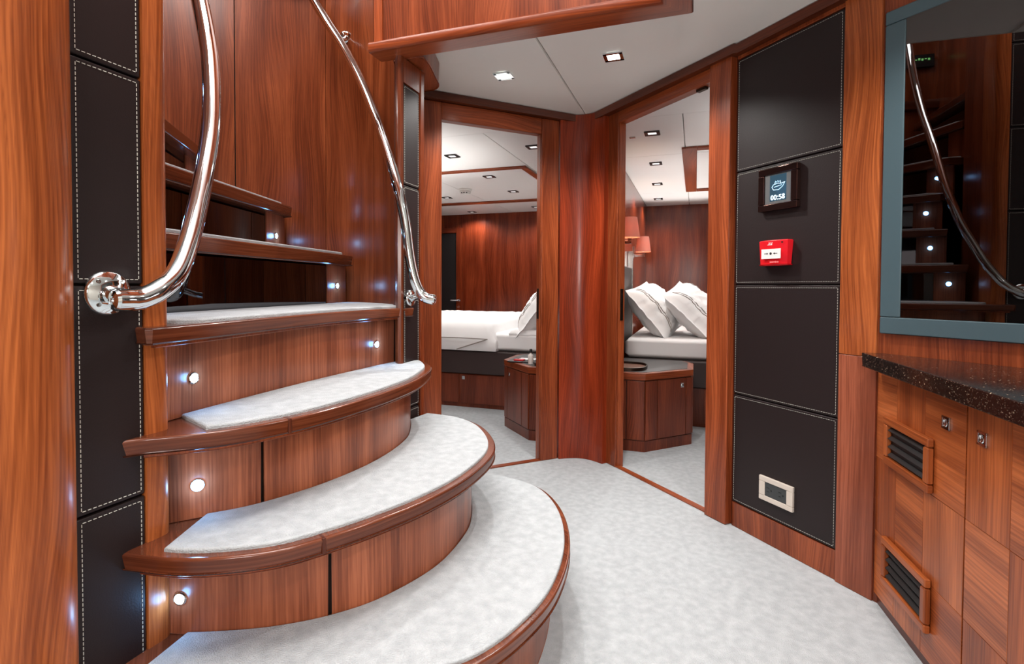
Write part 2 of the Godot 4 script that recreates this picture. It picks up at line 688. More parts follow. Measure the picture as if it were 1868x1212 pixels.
func sweep(g: G, path: PackedVector2Array, profile: Array, crease := 62.0):
	# profile points (out, y) carried along a plan line; out is the line's right-hand normal
	var k := path.size()
	var mit := PackedVector2Array()
	for i in k:
		var a := (path[i] - path[i - 1]).normalized() if i > 0 else (path[1] - path[0]).normalized()
		var b := (path[i + 1] - path[i]).normalized() if i < k - 1 else a
		if i == 0:
			a = b
		var na := Vector2(-a.y, a.x)
		var nb := Vector2(-b.y, b.x)
		var m := (na + nb).normalized()
		mit.append(m / maxf(0.4, m.dot(nb)))
	var pc := profile.size()
	var cen := Vector2.ZERO
	for p in profile:
		cen += p / pc
	var cs := cos(deg_to_rad(crease))
	var pn := []
	for j in pc:
		var d: Vector2 = (profile[(j + 1) % pc] - profile[j]).normalized()
		var nn := Vector2(d.y, -d.x)
		if nn.dot((profile[j] + profile[(j + 1) % pc]) / 2.0 - cen) < 0.0:
			nn = -nn
		pn.append(nn)
	var run := 0.0
	for i in k - 1:
		var l := path[i].distance_to(path[i + 1])
		var across := 0.0
		for j in pc:
			var j2 := (j + 1) % pc
			var n0: Vector2 = pn[j]
			var prev: Vector2 = pn[(j + pc - 1) % pc]
			var next: Vector2 = pn[j2]
			var w: float = profile[j].distance_to(profile[j2])
			var wp: float = profile[(j + pc - 1) % pc].distance_to(profile[j])
			var wn: float = profile[j2].distance_to(profile[(j2 + 1) % pc])
			var na := n0
			var nb := n0
			if n0.dot(prev) > cs and w < wp * 2.5:
				na = prev if wp > w * 2.5 else (n0 + prev).normalized()
			if n0.dot(next) > cs and w < wn * 2.5:
				nb = next if wn > w * 2.5 else (n0 + next).normalized()
			var p := []
			var q := []
			var uv := []
			for c in [[i, j, na], [i + 1, j, na], [i + 1, j2, nb], [i, j2, nb]]:
				var pr: Vector2 = profile[c[1]]
				var at: Vector2 = path[c[0]] + mit[c[0]] * pr.x
				p.append(Vector3(at.x, pr.y, at.y))
				var o: Vector2 = mit[c[0]].normalized()
				q.append(Vector3(o.x * c[2].x, c[2].y, o.y * c[2].x).normalized())
				uv.append(wuv(across + (w if c[1] == j2 else 0.0), run + (l if c[0] == i + 1 else 0.0)))
			g.quad(p, q, uv)
			across += w
		run += l
	for e in [0, k - 1]:
		var nn := Vector3.ZERO
		var d: Vector2 = (path[1] - path[0]).normalized() * -1.0 if e == 0 else (path[k - 1] - path[k - 2]).normalized()
		nn = Vector3(d.x, 0, d.y)
		var idx := Geometry2D.triangulate_polygon(PackedVector2Array(profile))
		for j in range(0, idx.size(), 3):
			var q := []
			for m in 3:
				var pr: Vector2 = profile[idx[j + m]]
				var at: Vector2 = path[e] + mit[e] * pr.x
				q.append(Vector3(at.x, pr.y, at.y))
			g.tri(q[0], q[1], q[2], nn, nn, nn)


func tube(g: G, pts: PackedVector3Array, r: float, sides := 20, caps := true):
	var up := Vector3(0.31, 0.12, 0.94).normalized()
	var rings := []
	var run := 0.0
	for i in pts.size():
		var t := (pts[mini(i + 1, pts.size() - 1)] - pts[maxi(i - 1, 0)]).normalized()
		var x := (up - t * up.dot(t)).normalized()
		up = x
		var y := t.cross(x)
		var ring := []
		for s in sides + 1:
			var a := TAU * s / sides
			ring.append(x * cos(a) + y * sin(a))
		rings.append(ring)
	for i in pts.size() - 1:
		var l := pts[i].distance_to(pts[i + 1])
		for s in sides:
			var a: Vector3 = rings[i][s]
			var b: Vector3 = rings[i][s + 1]
			var c: Vector3 = rings[i + 1][s + 1]
			var d: Vector3 = rings[i + 1][s]
			g.quad([pts[i] + a * r, pts[i] + b * r, pts[i + 1] + c * r, pts[i + 1] + d * r], [a, b, c, d], [Vector2(0, run), Vector2(0.1, run), Vector2(0.1, run + l), Vector2(0, run + l)])
		run += l
	if caps:
		for e in [0, pts.size() - 1]:
			var nn := (pts[0] - pts[1]).normalized() if e == 0 else (pts[e] - pts[e - 1]).normalized()
			for s in sides:
				g.tri(pts[e], pts[e] + rings[e][s] * r, pts[e] + rings[e][s + 1] * r, nn, nn, nn)


func lathe(g: G, xf: Transform3D, profile: Array, sides := 28):
	# profile points (radius, height) turned round the frame's y axis
	var nn := []
	for j in profile.size() - 1:
		var d: Vector2 = (profile[j + 1] - profile[j]).normalized()
		nn.append(Vector2(d.y, -d.x))
	for s in sides:
		var a := TAU * s / sides
		var b := TAU * (s + 1) / sides
		for j in profile.size() - 1:
			var p0: Vector2 = profile[j]
			var p1: Vector2 = profile[j + 1]
			var n0: Vector2 = nn[j]
			var na := n0
			var nb := n0
			if j > 0 and n0.dot(nn[j - 1]) > 0.7:
				na = (n0 + nn[j - 1]).normalized()
			if j < nn.size() - 1 and n0.dot(nn[j + 1]) > 0.7:
				nb = (n0 + nn[j + 1]).normalized()
			var pts := []
			var qs := []
			for c in [[p0, a, na], [p0, b, na], [p1, b, nb], [p1, a, nb]]:
				pts.append(xf * Vector3(c[0].x * cos(c[1]), c[0].y, c[0].x * sin(c[1])))
				qs.append((xf.basis * Vector3(c[2].x * cos(c[1]), c[2].y, c[2].x * sin(c[1]))).normalized())
			g.quad(pts, qs, [Vector2.ZERO, Vector2.RIGHT, Vector2.ONE, Vector2.DOWN])


func facing(at: Vector3, dir: Vector3) -> Transform3D:
	# a frame whose y axis points along dir
	var y := dir.normalized()
	var x := y.cross(Vector3.UP)
	if x.length() < 0.01:
		x = Vector3.RIGHT
	x = x.normalized()
	return Transform3D(Basis(x, y, x.cross(y)), at)


func leather_panel(parent: Node3D, p: Vector2, q: Vector2, y0: float, y1: float, front: float, toward := MID, fat := 0.0013):
	var g := G.new()
	board(g, p, q, y0, y1, front - 0.014, front, 0.005, 1, toward)
	var o := put(parent, "leather_panel", g, M.leather)
	var s := G.new()
	var xf := along(p, q, toward)
	var m := (p + q) / 2.0
	xf.origin = Vector3(m.x, (y0 + y1) / 2.0, m.y) + xf.basis.z * (front + 0.0002)
	var w := (q - p).length() / 2.0 - 0.0085
	var h := (y1 - y0) / 2.0 - 0.0085
	for side in 4:
		var horizontal := side < 2
		var half := w if horizontal else h
		var k := int(half * 2.0 / 0.0085)
		for i in k:
			var c := -half + (i + 0.5) * half * 2.0 / k
			var sg := 1.0 if side % 2 == 0 else -1.0
			var at := Vector3(c, sg * h, 0) if horizontal else Vector3(sg * w, c, 0)
			rbox(s, xf * Transform3D(Basis(), at), Vector3(0.0058, fat, 0.0014) if horizontal else Vector3(fat, 0.0058, 0.0014), 0.0005)
	var st := put(o, "stitching", s, M.thread, "pale stitching")
	st.set_meta("kind", "stuff")


# =====================================================================================
# ROOM SHELL
const A0 := Vector2(-1.211, -2.199)      # lobby face of the wall of the left door, from its left end
const A1 := Vector2(-0.687, -2.723)
const B0 := Vector2(-0.447, -2.757)      # lobby face of the wall of the right door
const B1 := Vector2(0.127, -2.183)
const P0 := Vector2(0.141, -2.186)       # leather wall
const P1 := Vector2(0.503, -1.793)
const Q1 := Vector2(1.41, -0.932)        # end of the mirror wall
const CEIL := 1.83
const CABIN := 1.79


func poly(a: Array) -> PackedVector2Array:
	return PackedVector2Array(a)


func shell():
	var g := G.new()
	cbox(g, Vector3(-3.3, -0.12, -6.1), Vector3(2.3, 0.0, 1.75), 0.0)
	shell_mesh("floor", g, M.carpet)
	# lobby ceiling: leather-covered boards with an open joint between them
	var c := struct("ceiling")
	g = G.new()
	prism(g, poly([Vector2(-0.5622, -2.9), Vector2(-1.33, -2.13), Vector2(-1.33, -2.03), Vector2(-1.09, -1.83), Vector2(-1.055, -1.66), Vector2(-0.5622, -1.66)]), CEIL, CEIL + 0.03, 0.0, 0.003)
	put(c, "ceiling_panel", g, M.ceiling)
	g = G.new()
	prism(g, poly([Vector2(-0.5598, -1.66), Vector2(-0.5598, -2.9), Vector2(0.16, -2.22), Vector2(0.54, -1.83), Vector2(1.14, -1.2), Vector2(-0.064, -1.2), Vector2(-0.064, -1.66)]), CEIL, CEIL + 0.03, 0.0, 0.003)
	put(c, "ceiling_panel", g, M.ceiling)
	g = G.new()
	prism(g, poly([Vector2(1.14, -1.1976), Vector2(1.43, -0.90), Vector2(1.43, 1.7), Vector2(-0.064, 1.7), Vector2(-0.064, -1.1976)]), CEIL, CEIL + 0.03, 0.0, 0.003)
	put(c, "ceiling_panel", g, M.ceiling)
	g = G.new()
	cbox(g, Vector3(-1.05, CEIL + 0.031, -3.0), Vector3(1.45, CEIL + 0.06, -1.68), 0.0)
	cbox(g, Vector3(0.0, CEIL + 0.031, -1.68), Vector3(1.75, CEIL + 0.06, 1.7), 0.0)
	put(c, "backing", g, M.groove)
	# upper deck head over the open well
	g = G.new()
	cbox(g, Vector3(-2.6, 3.2, -2.3), Vector3(0.2, 3.25, 1.75), 0.0)
	shell_mesh("ceiling", g, M.ceiling)
	# unseen walls behind and beside the camera, the cream ones lightening reflections and bounce
	g = wg()
	cbox(g, Vector3(-1.1, 0, 1.6), Vector3(1.7, 3.2, 1.7), 0.0)
	shell_mesh("wall_back_unseen", g, M.cream)
	g = wg()
	cbox(g, Vector3(1.40, 0, -0.945), Vector3(1.50, CEIL + 0.03, 1.6), 0.0)
	shell_mesh("wall_right_unseen", g, M.cream)
	g = wg()
	cbox(g, Vector3(-1.12, 0, -0.36), Vector3(-1.02, 3.2, 1.6), 0.0)
	shell_mesh("wall_left", g, M.wall_wood)
	# coaming round the well: panelling above, a rounded moulding below it
	var w := struct("wall_well")
	g = wg()
	board(g, Vector2(-1.062, -1.64), Vector2(-0.065, -1.64), CEIL - 0.08, 3.2, -0.02, 0.0, 0.0)
	put(w, "panel", g, M.wall_wood)
	g = wg()
	cbox(g, Vector3(-0.065, CEIL + 0.031, -1.63), Vector3(-0.045, 3.2, 1.6), 0.0)
	put(w, "panel", g, M.wall_wood)
	g = wg()
	board(g, Vector2(-1.098, -1.634), Vector2(-1.064, -1.634), CEIL - 0.08, 3.2, -0.02, 0.0, 0.002)
	put(w, "edge_strip", g, M.jamb_wood)
	# the beam round the well, rounded in front, its flat underside lower than the ceiling
	g = wg()
	var path := [Vector2(-1.098, -1.64), Vector2(-0.065, -1.64), Vector2(-0.065, -1.55)]
	sweep(g, poly(path), [Vector2(-0.05, 1.748), Vector2(-0.045, 1.743), Vector2(0.032, 1.743), Vector2(0.038, 1.747), Vector2(0.04, 1.754), Vector2(0.04, 1.771), Vector2(0.036, 1.778), Vector2(0.028, 1.781), Vector2(-0.002, 1.781), Vector2(-0.002, CEIL + 0.002), Vector2(-0.05, CEIL + 0.002)])
	shell_mesh("trim_1", g, M.jamb_wood)
	# curved soffit that carries the beam round to the left door
	g = wg()
	var sof := [Vector2(-1.10, -1.80), Vector2(-1.06, -1.70), Vector2(-1.05, -1.69), Vector2(-0.945, -1.69)]
	sof.append_array(Array(smooth([Vector2(-0.934, -1.70), Vector2(-0.94, -1.75), Vector2(-0.955, -1.81), Vector2(-0.978, -1.885), Vector2(-0.998, -1.95), Vector2(-1.02, -1.985), Vector2(-1.05, -2.003)], 0.01)))
	sof.append(Vector2(-1.26, -2.02))
	prism(g, poly(sof), 1.743, CEIL, 0.0, 0.004, 0.6)
	shell_mesh("trim_2", g, M.jamb_wood)
	# cornice under the ceiling edge, over both door walls and the leather wall
	g = wg()
	var r2 := sqrt(0.5)
	var an := Vector2(r2, r2) * 0.0
	sweep(g, poly([P1 + Vector2(0.02, 0.02), P0, Vector2(0.13, -2.18), Vector2(-0.585, -2.895) + Vector2(0.025, 0.05), Vector2(-1.26, -2.15) + an]), [Vector2(-0.03, 1.795), Vector2(0.012, 1.797), Vector2(0.022, 1.806), Vector2(0.026, 1.82), Vector2(0.028, 1.83), Vector2(-0.03, 1.83)])
	shell_mesh("trim_3", g, M.dark_and_shaded_wood)  # the dark tone stands in for shade under the ceiling


# =====================================================================================
# DOORWAYS
func doors():
	doorway("door_1", A0, A1, 0.094, 0.104, 1.713, 1.796, false)
	doorway("door_2", B0, B1, 0.10, 0.108, 1.744, 1.812, true)
	# hollow pilaster between the doorways
	var g := wg()
	var line := []
	for k in 15:
		var t := k / 14.0
		line.append(Vector2(lerpf(-0.679, -0.447, t), -2.715 - 0.05 * sin(PI * t) - 0.016 * pow(absf(cos(PI * t * 2.0)), 3.0) * 0.0))
	sheet(g, poly(line), -0.06, 0.0, CEIL)
	shell_mesh("wall_corner", g, M.column_wood)


func doorway(called: String, p: Vector2, q: Vector2, jl: float, jr: float, head: float, top: float, right_hand: bool):
	var d := struct(called)
	var l := (q - p).length()
	var g := wg()
	board(g, p, lerp_line(p, q, jl), 0, top, -0.05, 0.0, 0.004)
	var left := put(d, "jamb", g, M.jamb_wood)
	g = wg()
	board(g, lerp_line(p, q, l - jr), q, 0, top + (0.03 if right_hand else 0.0), -0.05, 0.012 if right_hand else 0.0, 0.004)
	var right := put(d, "jamb", g, M.jamb_wood)
	g = wg()
	board(g, lerp_line(p, q, jl), lerp_line(p, q, l - jr), head, top, -0.05, -0.004, 0.003, 0)
	var hd := put(d, "header", g, M.jamb_wood)
	g = wg()
	board(g, p, q, top - 0.01, CEIL, -0.05, -0.014, 0.0, 0)
	put(d, "frieze", g, M.dark_and_shaded_wood)  # shade of the recess put into the darker wood
	g = wg()
	board(g, lerp_line(p, q, jl - 0.005), lerp_line(p, q, l - jr + 0.005), 0.0, 0.006, -0.034, -0.004, 0.001, 0)
	put(d, "threshold", g, M.jamb_wood)
	# reveal lining, seen edge-on behind the jambs
	g = wg()
	for s in [jl, l - jr - 0.003]:
		g = wg()
		board(g, lerp_line(p, q, s), lerp_line(p, q, s + 0.003), 0, head, -0.048, -0.012, 0.001)
		put(d, "stop", g, M.jamb_wood)
	var xf := along(p, q)
	var plate := G.new()
	var s0 := jl + 0.0045 if right_hand else l - jr - 0.0045
	var c := lerp_line(p, q, s0)
	var inward := (q - p).normalized() * (1.0 if right_hand else -1.0)
	var px := Transform3D(Basis(xf.basis.z, Vector3.UP, Vector3(inward.x, 0, inward.y)), Vector3(c.x, 0.83, c.y) - xf.basis.z * 0.030)
	px.basis.x = px.basis.y.cross(px.basis.z)
	rbox(plate, px, Vector3(0.018, 0.16, 0.003), 0.001)
	rbox(plate, px * Transform3D(Basis(), Vector3(0, 0.03, 0.002)), Vector3(0.01, 0.05, 0.004), 0.001)
	put(left if right_hand else right, "strike_plate", plate, M.dark_metal, "dark metal strike plate")
	if right_hand:
		g = G.new()
		var hc := lerp_line(p, q, l - jr - 0.075)
		xf.origin = Vector3(hc.x, head - 0.005, hc.y) - xf.basis.z * 0.028
		rbox(g, xf, Vector3(0.05, 0.012, 0.02), 0.002)
		put(hd, "door_catch", g, M.dark_metal)


# =====================================================================================
# LEATHER WALL between the right door and the mirror
func panel_wall():
	var w := struct("wall_panels")
	var g := wg()
	board(g, P0, P1, 0.0, CEIL, -0.06, -0.014, 0.0)
	put(w, "backing", g, M.groove)
	var l := (P1 - P0).length()
	g = wg()
	board(g, P0, lerp_line(P0, P1, 0.42), 0.0, 0.094, -0.016, -0.001, 0.002)
	put(w, "bottom_rail", g, M.wall_wood)
	g = wg()
	board(g, P0, lerp_line(P0, P1, 0.42), 1.784, CEIL, -0.016, -0.001, 0.002)
	put(w, "top_rail", g, M.wall_wood)
	g = wg()
	board(g, lerp_line(P0, P1, 0.421), lerp_line(P0, P1, l), 0.7165, CEIL, -0.03, 0.006, 0.002)
	put(w, "post", g, M.post_wood)
	g = wg()
	board(g, lerp_line(P0, P1, 0.421), lerp_line(P0, P1, l), 0.0, 0.716, -0.03, 0.006, 0.002)
	put(w, "post", g, M.post_low, "plainer, greyer lower length of the post")
	g = wg()
	board(g, lerp_line(P0, P1, -0.014), lerp_line(P0, P1, 0.0), 0.0, CEIL, -0.06, -0.008, 0.001)
	put(w, "edge_strip", g, M.dark_and_shaded_wood)
	var ys := [0.096, 0.512, 0.930, 1.356, 1.782]
	for k in 4:
		leather_panel(w, lerp_line(P0, P1, 0.002), lerp_line(P0, P1, 0.4195), ys[k] + 0.0015, ys[k + 1] - 0.0015, 0.0, MID, 0.0008)


# =====================================================================================
# LEFT COLUMN and the matching strip on the far side of the stair opening
func left_column():
	var w := struct("wall_stair_left")
	var g := wg()
	# big rounded corner post next to the camera
	var pl := [Vector2(-1.12, -0.598), Vector2(-1.0, -0.598)]
	for k in 13:
		var a := PI * 0.92 * k / 12.0
		pl.append(Vector2(-1.0 + 0.052 * sin(a) * 1.0, -0.596 + 0.095 * (1.0 - cos(a)) / 1.0))
	pl.append(Vector2(-1.0, -0.36))
	pl.append(Vector2(-1.12, -0.36))
	prism(g, poly(pl), 0.0, 3.2)
	put(w, "corner_post", g, M.post_wood)
	g = G.new()
	cbox(g, Vector3(-1.12, 0, -0.722), Vector3(-1.013, 3.2, -0.6), 0.0)
	put(w, "backing", g, M.groove)
	var ys := [0.09, 0.515, 0.920, 1.311, 1.73, 2.15, 2.6, 3.15]
	for k in 7:
		leather_panel(w, Vector2(-1.0, -0.7205), Vector2(-1.0, -0.5995), ys[k] + 0.0015, ys[k + 1] - 0.0015, 0.0)
	g = wg()
	cbox(g, Vector3(-1.013, 0, -0.722), Vector3(-0.998, 0.089, -0.6), 0.001)
	put(w, "bottom_rail", g, M.wall_wood)
	# slim post at the edge of the opening, rounded towards the stair
	g = wg()
	pl = [Vector2(-1.12, -0.722), Vector2(-0.997, -0.722), Vector2(-0.996, -0.745)]
	for k in 7:
		var a := PI / 2 * k / 6.0
		pl.append(Vector2(-1.018 + 0.022 * cos(a), -0.754 - 0.022 * sin(a)))
	pl.append(Vector2(-1.12, -0.776))
	prism(g, poly(pl), 0.0, 3.2)
	put(w, "post", g, M.post_wood)
	# far side of the opening
	w = struct("wall_stair_right")
	g = G.new()
	cbox(g, Vector3(-1.06, 0, -1.80), Vector3(-1.013, 1.743, -1.712), 0.0)
	put(w, "backing", g, M.groove)
	var zs := [0.09, 0.466, 0.876, 1.288, 1.652]
	for k in 4:
		leather_panel(w, Vector2(-1.0, -1.7895), Vector2(-1.0, -1.6735), zs[k] + 0.0015, zs[k + 1] - 0.0015, 0.0)
	g = wg()
	cbox(g, Vector3(-1.013, 1.653, -1.79), Vector3(-0.998, 1.742, -1.673), 0.001)
	put(w, "top_rail", g, M.wall_wood)
	g = wg()
	cbox(g, Vector3(-1.013, 0.0, -1.79), Vector3(-0.998, 0.089, -1.673), 0.001)
	put(w, "bottom_rail", g, M.wall_wood)
	g = wg()
	cbox(g, Vector3(-1.08, 0.0, -1.818), Vector3(-0.994, 1.742, -1.79), 0.003)
	put(w, "edge_strip", g, M.jamb_wood)
	g = wg()
	board(g, Vector2(-1.08, -1.818), Vector2(-1.24, -2.18), 0.0, CEIL, -0.02, 0.0, 0.0)
	put(w, "return", g, M.groove)


# =====================================================================================
# CURVED STAIR ENCLOSURE
var wall_line: PackedVector2Array


func stair_wall():
	wall_line = smooth([Vector2(-0.9975, -1.671), Vector2(-1.001, -1.660), Vector2(-1.012, -1.655), Vector2(-1.03, -1.668), Vector2(-1.06, -1.715), Vector2(-1.12, -1.795), Vector2(-1.22, -1.89), Vector2(-1.42, -1.965), Vector2(-1.62, -1.94), Vector2(-1.82, -1.83), Vector2(-2.0, -1.65), Vector2(-2.15, -1.4), Vector2(-2.25, -1.1), Vector2(-2.28, -0.8), Vector2(-2.28, -0.45)], 0.025)
	var w := struct("wall_curved")
	var marks := [0.0, 0.255, 0.425, 0.70, 1.08, 1.53]
	var total := 0.0
	for i in wall_line.size() - 1:
		total += wall_line[i].distance_to(wall_line[i + 1])
	marks.append(total)
	for k in marks.size() - 1:
		var g := wg()
		sheet(g, clip_line(wall_line, marks[k] + 0.0012, total - marks[k + 1] + 0.0012), 0.02, 0.0, 3.2, 0.0)
		put(w, "panel", g, M.curve_wood)
	var b := G.new()
	sheet(b, offset_line(clip_line(wall_line, 0.09, 0.0), 0.021), 0.03, 0.0, 3.2, 0.0)
	put(w, "backing", b, M.groove)
	# deck-edge trim that runs round the top of the curve
	var t := wg()
	sweep(t, reversed2(clip_line(wall_line, 0.62, 0.0)), [Vector2(-0.02, 2.215), Vector2(-0.02, 2.285), Vector2(-0.002, 2.285), Vector2(0.03, 2.28), Vector2(0.036, 2.26), Vector2(0.03, 2.22), Vector2(-0.002, 2.215)])
	shell_mesh("trim_4", t, M.dark_and_shaded_wood)
	var g2 := wg()
	cbox(g2, Vector3(-2.3, 0, -0.5), Vector3(-1.38, 3.2, -0.42), 0.0)
	cbox(g2, Vector3(-1.38, 0, -0.74), Vector3(-1.122, 3.2, -0.42), 0.003)
	shell_mesh("wall_inner", g2, M.wall_wood)


# =====================================================================================
# STAIRCASE
func v2(a: Array) -> Array:
	var out := []
	for i in range(0, a.size(), 2):
		out.append(Vector2(a[i], a[i + 1]))
	return out


var noses := []
var risers := []


func staircase():
	var t := thing("staircase", Vector3(-1.3, 0, -1.25), "curved wooden staircase with pale carpeted treads and rounded bottom steps", "staircase")
	noses = [
		smooth(v2([-1.0, -0.665, -0.85, -0.672, -0.70, -0.705, -0.55, -0.765, -0.45, -0.835, -0.38, -0.898, -0.325, -1.02, -0.296, -1.18, -0.313, -1.389, -0.376, -1.586, -0.47, -1.736, -0.572, -1.807, -0.698, -1.835, -0.85, -1.842, -0.99, -1.842])),
		smooth(v2([-1.0, -0.675, -0.889, -0.694, -0.802, -0.734, -0.729, -0.792, -0.673, -0.88, -0.629, -0.971, -0.586, -1.089, -0.557, -1.241, -0.559, -1.422, -0.595, -1.552, -0.671, -1.679, -0.746, -1.76, -0.84, -1.815, -0.93, -1.83, -0.99, -1.83])),
		smooth(v2([-1.0, -0.678, -0.985, -0.70, -0.945, -0.735, -0.89, -0.791, -0.842, -0.885, -0.809, -1.02, -0.797, -1.235, -0.812, -1.437, -0.864, -1.624, -0.904, -1.703, -0.96, -1.775, -0.99, -1.80])),
		poly(v2([-0.995, -0.703, -0.962, -0.695]) + Array(smooth(v2([-0.953, -0.704, -0.972, -0.867, -1.0, -1.055, -1.03, -1.314, -1.02, -1.579, -0.986, -1.724])))),
	]
	risers = [
		offset_line(clip_line(noses[0], 0.0, 0.0), -0.055),
		smooth(v2([-1.03, -0.765, -0.98, -0.772, -0.906, -0.801, -0.811, -0.852, -0.725, -0.923, -0.657, -1.02, -0.607, -1.181, -0.612, -1.366, -0.648, -1.488, -0.70, -1.59, -0.78, -1.69, -0.88, -1.755, -0.985, -1.775])),
		smooth(v2([-1.04, -0.785, -1.0, -0.833, -0.928, -0.924, -0.868, -1.087, -0.848, -1.28, -0.877, -1.481, -0.946, -1.631, -0.99, -1.70])),
		smooth(v2([-1.052, -0.778, -1.066, -1.0, -1.075, -1.3, -1.066, -1.6, -1.055, -1.70])),
	]
	var th := 0.033
	# --- the four steps in the lobby
	for k in 4:
		var y := RISE * (k + 1)
		# riser, split into panels where the photograph shows an open joint
		var line: PackedVector2Array = risers[k]
		var total := 0.0
		for i in line.size() - 1:
			total += line[i].distance_to(line[i + 1])
		var cuts := [0.0, total]
		if k == 1:
			cuts = [0.0, 0.345, total]
		elif k == 2:
			cuts = [0.0, 0.19, total]
		elif k == 0:
			cuts = [0.0, 0.42, total]
		var g := G.new()
		sheet(g, offset_line(line, -0.015), -0.01, y - RISE + 0.001, y - th, 0.0)
		var core := put(t, "riser", g, M.groove)
		for c in cuts.size() - 1:
			g = wg()
			sheet(g, clip_line(line, cuts[c] + (0.003 if c > 0 else 0.0), total - cuts[c + 1] + (0.003 if c < cuts.size() - 2 else 0.0)), -0.013, y - RISE + 0.001, y - th, 0.001)
			put(core, "riser_panel", g, M.riser_wood)
		# tread board
		var nose: PackedVector2Array = noses[k]
		var outline := nose.duplicate()
		var back: PackedVector2Array
		if k < 3:
			back = offset_line(risers[k + 1], -0.02)
		else:
			back = poly([Vector2(-1.27, -0.80), Vector2(-1.475, -1.93)])
		if k == 3:
			outline.append_array(poly([Vector2(-1.0, -1.726), Vector2(-1.07, -1.735), Vector2(-1.115, -1.787), Vector2(-1.22, -1.88), Vector2(-1.40, -1.955), Vector2(-1.475, -1.955), Vector2(-1.27, -0.78)]))
		else:
			outline.append_array(reversed2(back))
		g = wg()
		prism(g, outline, y - th, y, 0.005, 0.004, 0.9, true)
		var tread := put(t, "tread", g, M.tread_wood)
		# pale cove strip under the nosing
		g = wg()
		sheet(g, offset_line(clip_line(nose, 0.03 if k < 3 else 0.06, 0.03), -0.008), -0.012, y - th - 0.007, y - th + 0.002, 0.002)
		put(tread, "cove_strip", g, M.jamb_wood)
		# joints in the nosing
		var joints: Array = [[0.62], [0.375], [0.30], []][k]
		for s in joints:
			var c: PackedVector2Array = clip_line(nose, s, 0.0)
			var d := (c[1] - c[0]).normalized()
			g = wg()
			var xf := Transform3D(Basis(Vector3(d.x, 0, d.y), Vector3.UP, Vector3(-d.y, 0, d.x)), Vector3(c[0].x, y - th / 2, c[0].y) - Vector3(-d.y, 0, d.x) * 0.012)
			rbox(g, xf, Vector3(0.009, th + 0.001, 0.026), 0.002)
			put(tread, "nosing_joint", g, M.dark_and_shaded_wood, "end-grain joint strip in the nosing")
		# carpet pad, cut off at an angle at its left end
		var start: float = [0.05, 0.07, 0.14, 0.17][k]
		var fr: PackedVector2Array = offset_line(nose, [-0.016, -0.022, -0.024, -0.022][k])
		fr = clip_line(fr, start, 0.012 if k < 3 else 0.05)
		var pad := fr.duplicate()
		if k < 3:
			pad.append_array(reversed2(clip_line(risers[k + 1], [0.065, 0.075, 0.065][k], 0.0)))
		else:
			pad.append_array(poly([Vector2(-1.06, -1.71), Vector2(-1.11, -1.785), Vector2(-1.22, -1.88), Vector2(-1.40, -1.955), Vector2(-1.45, -1.955), Vector2(-1.24, -0.80), Vector2(-1.03, -0.785)]))
		g = G.new()
		prism(g, pad, y, y + 0.009, 0.005, 0.0)
		put(tread, "carpet_pad", g, M.carpet, "pale grey carpet pad")
	# --- winders going up behind the left column
	var inner := v2([-1.19, -0.79, -1.325, -0.83, -1.37, -0.85, -1.40, -0.80, -1.40, -0.74, -1.40, -0.66])
	var outer := v2([-1.405, -1.93, -1.653, -1.845, -1.93, -1.675, -2.11, -1.38, -2.21, -1.02, -2.24, -0.66])
	for k in 6:
		var y := RISE * (k + 5)
		var a: Vector2 = inner[k]
		var b: Vector2 = outer[k]
		var d := (b - a).normalized()
		var back := Vector2(d.y, -d.x)
		if back.dot(Vector2(-2.0, -0.6) - a) < 0.0:
			back = -back
		var ra := a + back * 0.05
		var rb := b + back * 0.05 + d * 0.03
		var l := ra.distance_to(rb)
		# smoked mirror riser with a wooden end block that carries the step light
		var g := G.new()
		board(g, ra + d * 0.141, ra + d * (l - 0.165), y - RISE + 0.008, y - th, -0.012, 0.0, 0.0, 1, ra - back)
		var core := put(t, "mirror_riser", g, M.smoked, "smoked mirror riser panel")
		g = wg()
		board(g, ra + d * (l - 0.164), rb, y - RISE + 0.008, y - th, -0.012, 0.004, 0.001, 1, ra - back)
		put(t, "riser_panel", g, M.riser_wood)
		g = wg()
		board(g, ra, ra + d * 0.14, y - RISE + 0.008, y - th, -0.012, 0.004, 0.001, 1, ra - back)
		put(t, "riser_panel", g, M.riser_wood)
		var pl := PackedVector2Array()
		pl.append(a)
		pl.append(b)
		if k < 5:
			var d2: Vector2 = (outer[k + 1] - inner[k + 1]).normalized()
			var bk := Vector2(d2.y, -d2.x)
			if bk.dot(Vector2(-2.0, -0.6) - inner[k + 1]) < 0.0:
				bk = -bk
			pl.append(b + d * 0.03 + back * 0.06)
			pl.append(outer[k + 1] + bk * 0.07 + d2 * 0.035)
			pl.append(inner[k + 1] + bk * 0.07)
		else:
			pl.append(Vector2(-2.27, -0.5))
			pl.append(Vector2(-1.40, -0.5))
		g = wg()
		prism(g, pl, y - th - 0.012, y, 0.005, 0.005, -0.2, true)
		var tread := put(t, "tread", g, M.tread_wood)
		var pad := PackedVector2Array()
		pad.append(a + back * 0.02 + d * 0.06)
		pad.append(b + back * 0.02 - d * 0.055)
		if k < 5:
			pad.append(outer[k + 1] + (pl[3] - outer[k + 1]) * 0.5 - d * 0.02)
			pad.append(inner[k + 1] + (pl[4] - inner[k + 1]) * 0.5 + d * 0.03)
		else:
			pad.append(Vector2(-2.2, -0.52))
			pad.append(Vector2(-1.44, -0.52))
		g = G.new()
		prism(g, pad, y, y + 0.012, 0.005, 0.0)
		put(tread, "carpet_pad", g, M.carpet, "pale grey carpet pad")
